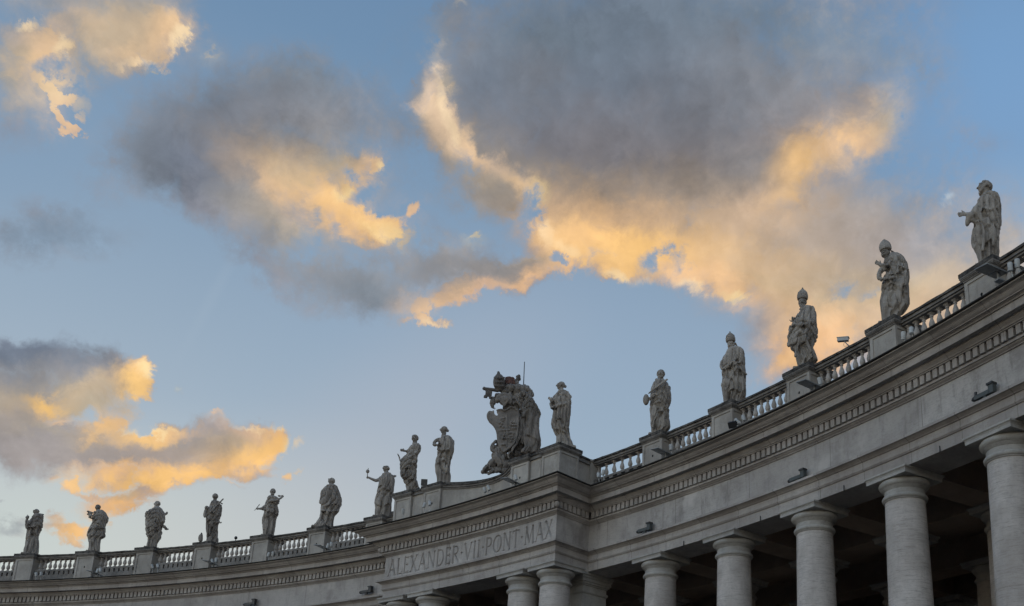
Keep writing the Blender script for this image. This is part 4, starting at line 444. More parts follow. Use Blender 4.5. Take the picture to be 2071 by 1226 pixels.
# ---- frieze inscription: V-cut letters in a fine panel
def seg_(a,b,w): return ('s',a,b,w)
TK,TN=.105,.055
def arc_(cx,cy,rx,ry,a0,a1,n=9):
    P=[(cx+rx*math.cos(math.radians(a0+(a1-a0)*i/n)),cy+ry*math.sin(math.radians(a0+(a1-a0)*i/n))) for i in range(n+1)]
    out=[]
    for p_,q_ in zip(P,P[1:]):
        ang=abs(math.atan2(q_[1]-p_[1],q_[0]-p_[0])); w_=TN+(TK-TN)*abs(math.sin(ang)); out.append(('s',p_,q_,w_))
    return out
sf=lambda x,y,h=.09:('s',(x-h,y),(x+h,y),.045)
GL={'A':(.78,[seg_((.06,0),(.39,1),TN),seg_((.39,1),(.72,0),TK),seg_((.18,.36),(.60,.36),TN),sf(.06,.02),sf(.72,.02)]),
'L':(.55,[seg_((.12,0),(.12,1),TK),seg_((.12,.03),(.5,.03),TN),sf(.12,.98),seg_((.5,.0),(.5,.16),.045)]),
'E':(.56,[seg_((.12,0),(.12,1),TK),seg_((.12,.03),(.5,.03),TN),seg_((.12,.97),(.48,.97),TN),seg_((.12,.52),(.42,.52),TN),seg_((.5,.0),(.5,.15),.045),seg_((.48,.86),(.48,1),.045),seg_((.42,.45),(.42,.6),.045)]),
'X':(.72,[seg_((.06,1),(.64,0),TK),seg_((.06,0),(.62,1),TN),sf(.07,.02),sf(.64,.02),sf(.07,.98),sf(.61,.98)]),
'N':(.80,[seg_((.12,0),(.12,1),TN),seg_((.12,1),(.68,0),TK),seg_((.68,0),(.68,1),TN),sf(.12,.02),sf(.1,.98),sf(.68,.98)]),
'D':(.78,[seg_((.12,0),(.12,1),TK),seg_((.12,.97),(.33,.97),TN),seg_((.12,.03),(.33,.03),TN)]+arc_(.33,.5,.38,.47,90,-90)),
'R':(.70,[seg_((.12,0),(.12,1),TK),seg_((.12,.97),(.32,.97),TN),seg_((.12,.5),(.32,.5),TN)]+arc_(.32,.735,.25,.235,90,-90)+[seg_((.30,.5),(.66,0),TK),sf(.12,.02)]),
'V':(.76,[seg_((.05,1),(.38,0),TK),seg_((.38,0),(.70,1),TN),sf(.06,.98),sf(.69,.98)]),
'I':(.30,[seg_((.14,0),(.14,1),TK),sf(.14,.02),sf(.14,.98)]),
'P':(.62,[seg_((.12,0),(.12,1),TK),seg_((.12,.97),(.32,.97),TN),seg_((.12,.47),(.32,.47),TN)]+arc_(.32,.72,.25,.25,90,-90)+[sf(.12,.02)]),
'O':(.86,arc_(.43,.5,.38,.48,0,360,18)),
'T':(.66,[seg_((.33,0),(.33,1),TK),seg_((.04,.97),(.62,.97),TN),sf(.33,.02),seg_((.04,.84),(.04,1),.045),seg_((.62,.84),(.62,1),.045)]),
'M':(.94,[seg_((.10,0),(.16,1),TN),seg_((.16,1),(.46,.08),TK),seg_((.46,.08),(.76,1),TN),seg_((.76,1),(.84,0),TK),sf(.10,.02),sf(.84,.02),sf(.15,.98,.06),sf(.77,.98,.06)]),
'.':(.28,[seg_((.13,.5),(.15,.5),.12)]),' ':(.1,[])}
TXT='ALEXANDER.VII.PONT.MAX'
adv=sum(GL[c][0]+.12 for c in TXT); rf=RP-.725
x0t,x1t=-5.55,5.62; kx=(x1t-x0t)/adv; HL=.80; zb=14.60
strokes=[]; x=x0t
for c in TXT:
    wd,gl=GL[c]
    for _,a,b,w_ in gl: strokes.append((x+a[0]*kx,zb+a[1]*HL,x+b[0]*kx,zb+b[1]*HL,w_*HL))
    x+=(wd+.12)*kx
xa,xb=-(HW+.72),HW+.72; NX,NZ=1000,96
X=np.linspace(xa,xb,NX); Z=np.linspace(14.412,15.598,NZ); XX,ZZ=np.meshgrid(X,Z,indexing='ij'); dep=np.zeros_like(XX)
for ax,az_,bx,bz,w_ in strokes:
    dx,dz=bx-ax,bz-az_; l2=dx*dx+dz*dz+1e-9; i0=np.searchsorted(X,min(ax,bx)-.1); i1=np.searchsorted(X,max(ax,bx)+.1)
    xx,zz=XX[i0:i1],ZZ[i0:i1]; t=np.clip(((xx-ax)*dx+(zz-az_)*dz)/l2,0,1); d=np.hypot(xx-ax-t*dx,zz-az_-t*dz)
    dep[i0:i1]=np.maximum(dep[i0:i1],np.clip((w_/2+.008-d),0,None)*2.2)
rr=rf+np.minimum(dep,.10); th=TC+np.arcsin(XX/rf)
V=np.stack([rr*np.sin(th),rr*np.cos(th),ZZ],-1).reshape(-1,3)
idx=np.arange(NX*NZ).reshape(NX,NZ); Fq=np.stack([idx[:-1,:-1],idx[1:,:-1],idx[1:,1:],idx[:-1,1:]],-1).reshape(-1,4)
me=bpy.data.meshes.new('inscription_frieze'); me.from_pydata(V.tolist(),[],Fq.tolist()); me.materials.append(M_FRI)
o=bpy.data.objects.new('inscription_frieze',me); COL.objects.link(o); part(o); o['label']='frieze panel carved with ALEXANDER VII PONT MAX'
# ---- balustrade
def arcbox(mb,a0,a1,e0,e1,z0,z1,rad,n=6):
    vs=[]
    for i in range(n+1):
        t=a0+(a1-a0)*i/n
        for e,z in ((e0,z0),(e1,z0),(e1,z1),(e0,z1)): vs.append(PT(t,rad-e,z))
    fs=[]
    for i in range(n):
        for j in range(4): q=(j+1)%4; fs.append((i*4+j,i*4+q,(i+1)*4+q,(i+1)*4+j))
    fs.append((0,1,2,3)); fs.append((n*4+3,n*4+2,n*4+1,n*4)); mb.add(vs,fs)
EB=.16  # baluster axis in front of the column axis
bprof=[(.085,0),(.125,.0),(.125,.045),(.10,.06),(.075,.085),(.07,.11),(.10,.135),(.13,.18),(.14,.23),(.13,.29),(.10,.36),(.072,.43),(.06,.475),(.06,.50),(.088,.505),(.088,.535),(.062,.54),(.062,.575),(.10,.59),(.115,.61)]
bb=MB(); bb.lathe([(r*.74,z) for r,z in bprof],14); bb.box(-.085,.085,-.085,.085,-.04,.0); bb.box(-.09,.09,-.09,.09,.61,.66)
BAL=[None]
def baluster(parent,th):
    q=PT(th,R-EB,17.98)
    if BAL[0] is None: o=bb.build('baluster',M_BAL,auto=35); BAL[0]=o
    else: o=BAL[0].copy(); COL.objects.link(o)
    o.parent=parent; o.location=(q[0]-parent['px'],q[1]-parent['py'],17.98); o.rotation_euler=(0,0,-th)
def bay(sa,sb,nbal,seed=0):
    a0,a1=TH(sa),TH(sb); mb=MB()
    arcbox(mb,a0,a1,EB+.30,EB-.30,16.86,17.60,R)
    arcbox(mb,a0,a1,EB+.02,EB-.2,17.60,17.86,R)
    arcbox(mb,a0,a1,EB+.20,EB-.20,17.86,17.93,R)
    arcbox(mb,a0,a1,EB+.16,EB-.16,17.93,17.98,R)
    for i in range(nbal):
        t=a0+(a1-a0)*(i+.5)/nbal; wt=.115/R; arcbox(mb,t-wt,t+wt,EB+.19,EB+.01,17.60,17.86,R,1)
    arcbox(mb,a0,a1,EB+.19,EB-.19,18.635,18.70,R); arcbox(mb,a0,a1,EB+.25,EB-.25,18.70,18.80,R)
    rail=part(mb.build('balustrade',M_RAIL)); rail['px']=CR.x; rail['py']=CR.y
    rail.matrix_parent_inverse=Matrix.Identity(4)
    # rebuild in the root's frame
    for v in rail.data.vertices: v.co.x-=CR.x; v.co.y-=CR.y
    cp=MB(); arcbox(cp,a0,a1,EB+.31,EB-.31,18.80,18.885,R,14)
    rnd=random.Random(seed)
    cp2=mk('coping',[(x-CR.x+rnd.uniform(-.008,.008),y-CR.y+rnd.uniform(-.008,.008),z+rnd.uniform(-.008,.008)) for x,y,z in cp.v],cp.f,M_TOP); cp2.parent=rail
    for i in range(nbal): baluster(rail,a0+(a1-a0)*(i+.5)/nbal)
PH=.58/4.2137
for i,s in enumerate([0,1,2,3,4,5]): bay(s+PH,s+1-PH,9,i)
for i in range(7): s=-4.569-i; bay(s-1+PH,s-PH,9,20+i)
sI=(tpos(HW+.42,R)-THR)/DTH; bay(sI,-PH,7,40)
sJ=(tpos(-HW-.42,R)-THR)/DTH; bay(-4.569+PH,sJ,5,41)
# ---- pedestals
def pedmesh():
    mb=MB(); h=.56; f=-.60; b=.50   # local: x tangent, y outward
    mb.box(-h-.10,h+.10,f-.10,b+.1,16.84,17.10); mb.box(-h-.04,h+.04,f-.04,b+.04,17.1003,17.22)
    # die with sunk panels on the front and both sides
    z0,z1=17.2205,18.62; mb.box(-h,h,f,b,z0,z1)
    fr=.10; t=.035
    def frame_front(y,sgn):
        mb.box(-h-.0005,-h+fr,y-t,y-.0004,z0,z1); mb.box(h-fr,h+.0005,y-t,y-.0004,z0,z1); mb.box(-h+fr+.0004,h-fr-.0004,y-t,y-.0004,z1-fr,z1-.0003); mb.box(-h+fr+.0004,h-fr-.0004,y-t,y-.0004,z0+.0003,z0+fr)
    frame_front(f,1)
    for sx in (-1,1):
        xa,xb=sorted((sx*(h+.0004),sx*(h+t))); a,b2=f-t,b
        mb.box(xa,xb,a,a+fr,z0,z1); mb.box(xa,xb,b2-fr,b2,z0,z1); mb.box(xa,xb,a+fr+.0004,b2-fr-.0004,z1-fr,z1-.0003); mb.box(xa,xb,a+fr+.0004,b2-fr-.0004,z0+.0003,z0+fr)
    return mb
def capmesh():
    mb=MB()
    for d,z0,z1 in ((.045,18.62,18.67),(.075,18.6705,18.70),(.105,18.7005,18.74),(.125,18.7405,18.80)): mb.box(-.56-d,.56+d,-.625-d,.5+d,z0,z1)
    return mb
pedm=pedmesh(); capm=capmesh(); ctm=MB(); ctm.box(-.69,.69,-.765,.64,18.8005,18.928)
PP=[None]
def pedestal(th,rad,hole=False,name='pedestal'):
    q=PT(th,rad,0); 
    if PP[0] is None:
        o=pedm.build(name,M_PED); k=capm.build('pedestal_cap',M_RAIL); k2=ctm.build('coping',M_TOP); PP[0]=(o,k,k2)
    else:
        o,k,k2=[a.copy() for a in PP[0]]
        for a in (o,k,k2): COL.objects.link(a)
    o.parent=col_root; o.location=(q[0]-CR.x,q[1]-CR.y,0); o.rotation_euler=(0,0,-th); k.parent=o; k2.parent=o
    if hole:
        hm=MB(); vs=[(.02+.045*math.cos(a),-.6015,17.95+.06*math.sin(a)) for a in [i*math.pi/5 for i in range(10)]]; hm.add(vs+[(x,y+.02,z) for x,y,z in vs],[tuple(range(10))]+[(i,(i+1)%10,10+(i+1)%10,10+i) for i in range(10)])
        hh=hm.build('hole_shade_disc',M_HOLE_SHADE); hh.parent=o  # flat disc on the die, the hole's inner shade painted as colour
    return o
for s in [0,1,2,3,4,5]: pedestal(TH(s),R,s in (2,4,0))
for i in range(8): pedestal(TH(-4.569-i),R,i in (1,3,5))
# small corner pilasters where the wings meet the portico return
for x in (-HW-.25,HW+.25): 
    th=tpos(x,R-.2); q=PT(th,R-.2,0); mb=MB(); mb.box(-.3,.3,-.32,.3,16.86,18.78); mb.box(-.36,.36,-.38,.36,18.7805,18.87); o=mb.build('corner_pilaster',M_PED); o.parent=col_root; o.location=(q[0]-CR.x,q[1]-CR.y,0); o.rotation_euler=(0,0,-th)
# ---- attic on the portico
XP=(-5.085,-3.02,3.02,5.085)
for i,x in enumerate(XP): 
    o=pedestal(tpos(x,RP-.6),RP,i in (1,2))
am=MB(); at=MB(); ar2=MB()
def wallrun(pts,th_,z0,z1,mb,out=0.):
    # pts: (xt,rho) of the front face
    for (xa,ra),(xb,rb_) in zip(pts,pts[1:]):
        vs=[]
        for z in (z0,z1):
            for (x_,r_) in ((xa,ra),(xb,rb_)):
                for d in (-out,th_): vs.append(PT(tpos(x_,r_+d),r_+d,z))
        mb.add(vs,[(0,1,3,2),(4,6,7,5),(0,4,5,1),(2,3,7,6),(0,2,6,4),(1,5,7,3)])
F0=RP-.50
def awall(name,pts,th_,z0,z1,m_,out=0.):
    mb=MB(); wallrun(pts,th_,z0,z1,mb,out); part(mb.build(name,m_))
for a,b in ((-4.5,-3.6),(3.6,4.5)):
    awall('attic_wall',[(a,F0),(b,F0)],.5,16.86,18.64,M_PED); awall('attic_moulding',[(a,F0),(b,F0)],.5,18.641,18.80,M_RAIL,.08); awall('attic_coping',[(a,F0),(b,F0)],.5,18.801,18.89,M_TOP,.14)
    awall('attic_panel',[(a+.15,F0-.031),(b-.15,F0-.031)],.03,17.2,18.5,M_PED)
cur=[(-2.46,F0)]+[(x,F0+.02+.85*math.cos(math.pi*x/4.7)**.8) for x in np.linspace(-2.25,2.25,19)]+[(2.46,F0)]
awall('attic_wall',cur,.6,16.86,18.60,M_PED); awall('attic_moulding',cur,.6,18.601,18.68,M_RAIL,.05); awall('attic_moulding',cur,.6,18.681,18.76,M_RAIL,.12); awall('attic_coping',cur,.55,18.761,18.83,M_TOP,.17); awall('attic_coping',cur,.45,18.831,18.98,M_TOP,-.02)
for sg in (-1,1):
    for nm_,m_,o0,o1,z0,z1 in (('attic_wall',M_PED,.40,0,16.86,18.64),('attic_moulding',M_RAIL,.48,-.08,18.641,18.80),('attic_coping',M_TOP,.54,-.14,18.801,18.89)):
        xa,xb=sg*(5.42-o0),sg*(5.42-o1); mb=MB()
        vs=[PT(tpos(x_,r_),r_,z) for z in (z0,z1) for r_ in (RP+.45,R-.45) for x_ in (xa,xb)]; mb.add(vs,[(0,1,3,2),(4,6,7,5),(0,4,5,1),(2,3,7,6),(0,2,6,4),(1,5,7,3)]); part(mb.build(nm_,m_))
# ------------------------------------------------------------------ statues
def remesh(o,vox):
    md=o.modifiers.new('r','REMESH'); md.mode='VOXEL'; md.voxel_size=vox; md.use_smooth_shade=True
    dg=bpy.context.evaluated_depsgraph_get(); ev=o.evaluated_get(dg); me=bpy.data.meshes.new_from_object(ev); o.modifiers.clear(); old=o.data; o.data=me; bpy.data.meshes.remove(old)
    me.name=o.name; 
    if not me.materials: me.materials.append(M_STA)
    me.polygons.foreach_set('use_smooth',[True]*len(me.polygons)); return o
def smoothstep(x): x=np.clip(x,0,1); return x*x*(3-2*x)
def robe(mb,sl,rnd,dscale=1.,d0=None,foot=True,yc=0.):
    w=np.array([s[0] for s in sl]); ul=np.array([s[1] for s in sl]); ur=np.array([s[2] for s in sl])
    if w[0]>.04 and foot: w=np.r_[.0,w]; ul=np.r_[ul[0],ul]; ur=np.r_[ur[0],ur]
    W=np.arange(max(0,w[0]) if foot else w[0],w[-1],.03); UL=np.interp(W,w,ul); UR=np.interp(W,w,ur)
    k=np.array([1,2,3,2,1.])/9
    UL=np.convolve(np.pad(UL,2,'edge'),k,'valid'); UR=np.convolve(np.pad(UR,2,'edge'),k,'valid')
    n=96; A=np.linspace(0,2*math.pi,n,endpoint=False); top=W[-1]
    p1,p2,p3,p4,p5=[rnd.uniform(0,6.28) for _ in range(5)]; k1=rnd.choice([7,8,9]); k2=rnd.choice([13,14,15]); tw=rnd.uniform(-.9,.9)
    h1=top*rnd.uniform(.30,.42); h2=top*rnd.uniform(.52,.62); sw1=rnd.uniform(.25,.45)*rnd.choice((-1,1)); sw2=rnd.uniform(.25,.5)*rnd.choice((-1,1))
    vs=[]
    for w_,l,r in zip(W,UL,UR):
        hw_=(r-l)/2; c=(r+l)/2; t=(top-w_)/top
        dd=min(.50,max(.17,.16+.58*hw_)) if d0 is None else d0
        f1=np.abs(np.sin(k1/2*A+1.1*math.sin(1.7*w_+p1)+p2+tw*w_*.5)); f2=np.abs(np.sin(k2/2*A+.9*math.sin(2.6*w_+p3)+p4-tw*w_))
        off=(.15*(f1**.6-.8)+.07*(f2**.7-.75))*min(1,.3+1.1*t)*dscale
        hem1=h1+sw1*np.sin(A+p5)+.07*np.sin(5*A+p2); hem2=h2+sw2*np.sin(A+p3)+.06*np.sin(6*A+p1)
        off+=.09*smoothstep((w_-hem1)/.035)*dscale-.05; off+=.08*smoothstep((w_-hem2)/.035)*(w_<top*.97)*dscale-.02
        side=np.abs(np.cos(A))**2.5; off=off*(1-.8*side)-.012*side
        ca,sa=np.cos(A),np.sin(A); ex=.85
        X=c+(hw_+off)*np.sign(ca)*np.abs(ca)**ex; Y=yc+(dd+off)*np.sign(sa)*np.abs(sa)**ex
        vs.append(np.stack([X,Y,np.full(n,w_)],-1))
    vs=np.concatenate(vs); m_=len(W); fs=[]
    for j in range(m_-1):
        for i in range(n): q=(i+1)%n; fs.append((j*n+i,j*n+q,(j+1)*n+q,(j+1)*n+i))
    fs.append(tuple(range(n))[::-1]); fs.append(tuple((m_-1)*n+i for i in range(n)))
    mb.add(vs.tolist(),fs)
def item(mb,it,rnd,tk=.86):
    if it[0]=='t': mb.tube([(x,d,z,max(r*(tk if r>.06 else 1),.015)) for x,z,d,r in it[1]])
    elif it[0]=='s': mb.ell((it[1],it[3],it[2]),(it[4],min(it[4],it[5])*.95,it[5]))
    elif it[0]=='b': mb.prism([tuple(q) for q in it[1]],it[2],it[3])
    elif it[0]=='r': robe(mb,sorted(it[1]),rnd,d0=it[3],foot=False,yc=it[2])
    elif it[0]=='h':
        a=Vector((it[1],it[3],it[2])); b=Vector((it[4],it[6],it[5])); d=b-a; Lh=max(d.length,.16); d.normalize()
        u=d.cross(Vector((0,1,0)));  u=u if u.length>.2 else d.cross(Vector((1,0,0))); u.normalize()
        if u.z<0: u=-u
        n_=d.cross(u); pc=a+d*Lh*.28; mb.ell(pc,(Lh*.30,.035,Lh*.24),(d,n_,u),10,7)
        for i,(o_,l_) in enumerate(((.17,.40),(.06,.47),(-.05,.44),(-.15,.34))):
            s_=a+d*Lh*.42+u*(o_*Lh); e_=s_+d*(l_*Lh)+u*(o_*.35*Lh)+n_*(.05*Lh*(i-1)); mb.tube([(*s_,.022),(*(s_*.5+e_*.5+n_*.012),.021),(*e_,.016)],8,1)
        s_=a+d*Lh*.18+u*(.2*Lh); e_=s_+d*Lh*.26+u*Lh*.26; mb.tube([(*s_,.025),(*e_,.018)],8,0)
        mb.tube([(*(a-d*.06),.045),(*(a+d*.08),.04)],8,0)
def head(mb,h,face,beard,hair,rnd):
    x,z,rx,rz_=h; rx=min(max(rx,.15),.22); rz_=min(max(rz_,.19),.26); ps,pt=math.radians(face[0]),math.radians(face[1])
    f=Vector((math.sin(ps)*math.cos(pt),-math.cos(ps)*math.cos(pt),math.sin(pt))); s=Vector((math.cos(ps),math.sin(ps),0)); u=s.cross(f); u=u if u.z>0 else -u
    c=Vector((x,-.04,z)); ax=(s,f,u)
    b_=c-f*rx*.12+u*rz_*.10
    mb.ell(b_,(rx*.80,rx*.94,rz_*.82),ax,18,12)                          # skull
    mb.ell(c+f*rx*.26-u*rz_*.28,(rx*.72,rx*.70,rz_*.78),ax,14,9)       # face and jaw
    mb.ell(c+f*rx*.66-u*rz_*.80,(rx*.28,rx*.26,rz_*.20),ax,8,6)        # chin
    mb.tube([(*(c+f*rx*.90+u*rz_*.12),.022),(*(c+f*rx*1.16-u*rz_*.22),.042)],8,0)   # nose
    mb.ell(c+f*rx*.92-u*rz_*.46,(rx*.26,rx*.10,.02),ax,8,6)           # mouth
    for q in (-1,1):
        mb.tube([(*(c+f*rx*.92+u*rz_*.20+s*q*rx*.10),.026),(*(c+f*rx*.72+u*rz_*.22+s*q*rx*.60),.026)],6,0)  # brow
        mb.ell(c+f*rx*.76+s*q*rx*.34+u*rz_*.02,(.024,.018,.018),ax,8,6)
        mb.ell(c+f*rx*.74+s*q*rx*.42-u*rz_*.24,(.05,.04,.05),ax,8,6)
        mb.ell(c-f*rx*.02+s*q*rx*.90-u*rz_*.08,(.03,.05,.07),ax,8,6)
    nk=c-u*rz_*.6-f*rx*.15; mb.tube([(nk.x,nk.y,nk.z,rx*.60),(x*.95,.0,z-rz_*2.0,rx*.75)],12,0)
    if hair=='curly' or hair=='short':
        am_=1.0 if hair=='curly' else .6
        for i in range(110):
            a=rnd.uniform(-math.pi,math.pi); t=rnd.uniform(-.5,1.45); v=s*math.cos(a)*math.cos(t)+f*math.sin(a)*math.cos(t)+u*math.sin(t)
            if v.dot(f)>.35 and v.dot(u)<.55: continue
            mb.ell(c+s*v.dot(s)*rx*.88+f*v.dot(f)*rx*.98+u*v.dot(u)*rz_*.82,(.030*am_+.016,)*3,None,6,5)
    if hair=='ring':
        for i in range(26):
            a=i/26*2*math.pi; v=s*math.cos(a)+f*math.sin(a); mb.ell(c+s*math.cos(a)*rx*.86+f*math.sin(a)*rx*.98+u*rz_*(.30 if math.sin(a)>.2 else .05),(.032,.032,.04),None,7,5)
    if hair=='bun':
        mb.ell(c-f*rx*1.18-u*rz_*.12,(.075,.07,.075),ax,10,8); mb.ell(c-f*rx*.22+u*rz_*.24,(rx*.84,rx*.90,rz_*.66),ax,12,8)
    if beard:
        for i in range(16):
            a=rnd.uniform(-1.,1.); t=rnd.uniform(0,1); mb.ell(c+f*rx*(.72-.25*abs(a)+.1*t)+s*a*rx*.62-u*rz_*(.55+.62*t*(1-.4*abs(a))),(.045,.045,.06),None,7,5)
def chisel(o,rnd,amp,top=None,sl=None):
    me=o.data; n=len(me.vertices); co_=np.empty(n*3); me.vertices.foreach_get('co',co_); co_=co_.reshape(-1,3); nr=np.empty(n*3); me.vertices.foreach_get('normal',nr); nr=nr.reshape(-1,3)
    x,y,z=co_.T; q=[rnd.uniform(0,6.28) for _ in range(10)]; tl=rnd.uniform(-2.4,2.4)
    val=lambda ph,pw:(1-np.abs(np.sin(ph)))**pw
    f1=val(10.5*x+7*y+1.5*np.sin(1.7*z+q[0])+.8*np.sin(4*z+q[1])+tl*z,2.2)
    f2=val(17*x-9*y+1.2*np.sin(2.3*z+q[2]+2*x)-tl*1.4*z+q[3],2.4)
    c=np.median(x); sw=rnd.choice((-1,1))
    f3=val(11*(z+1.1*(x-c-.15*sw)**2*2+.55*sw*(x-c))+q[4]+.8*np.sin(5*x+q[5]),2.0)
    r1=.5+.5*np.sin(2.1*z+1.7*x+q[6]); r3=smoothstep((np.sin(1.9*z+q[7]+1.5*x)+.25)/.6)
    t_=z.max() if top is None else top; msk=1-smoothstep((z-(t_-.66))/.12); low=1-smoothstep((z-t_*.34)/.3)
    if sl is not None:   # keep outstretched arms and hands smooth
        lo=np.interp(z,[q_[0] for q_ in sl],[q_[1] for q_ in sl]); hi=np.interp(z,[q_[0] for q_ in sl],[q_[2] for q_ in sl]); out=np.maximum(lo-x,x-hi)
        msk=msk*(1-smoothstep((out-.03)/.08))
    fine=np.sin(27*x+q[8]+3*np.sin(3*z))*np.sin(21*z+q[9]+2*np.sin(4*x))
    d=-amp*msk*(.095*f1*(1-.6*r3*(1-low))+.06*f2*r1+.075*f3*r3*(1-low))+.004*fine*msk
    co_+=nr*d[:,None]; me.vertices.foreach_set('co',co_.ravel()); me.update()
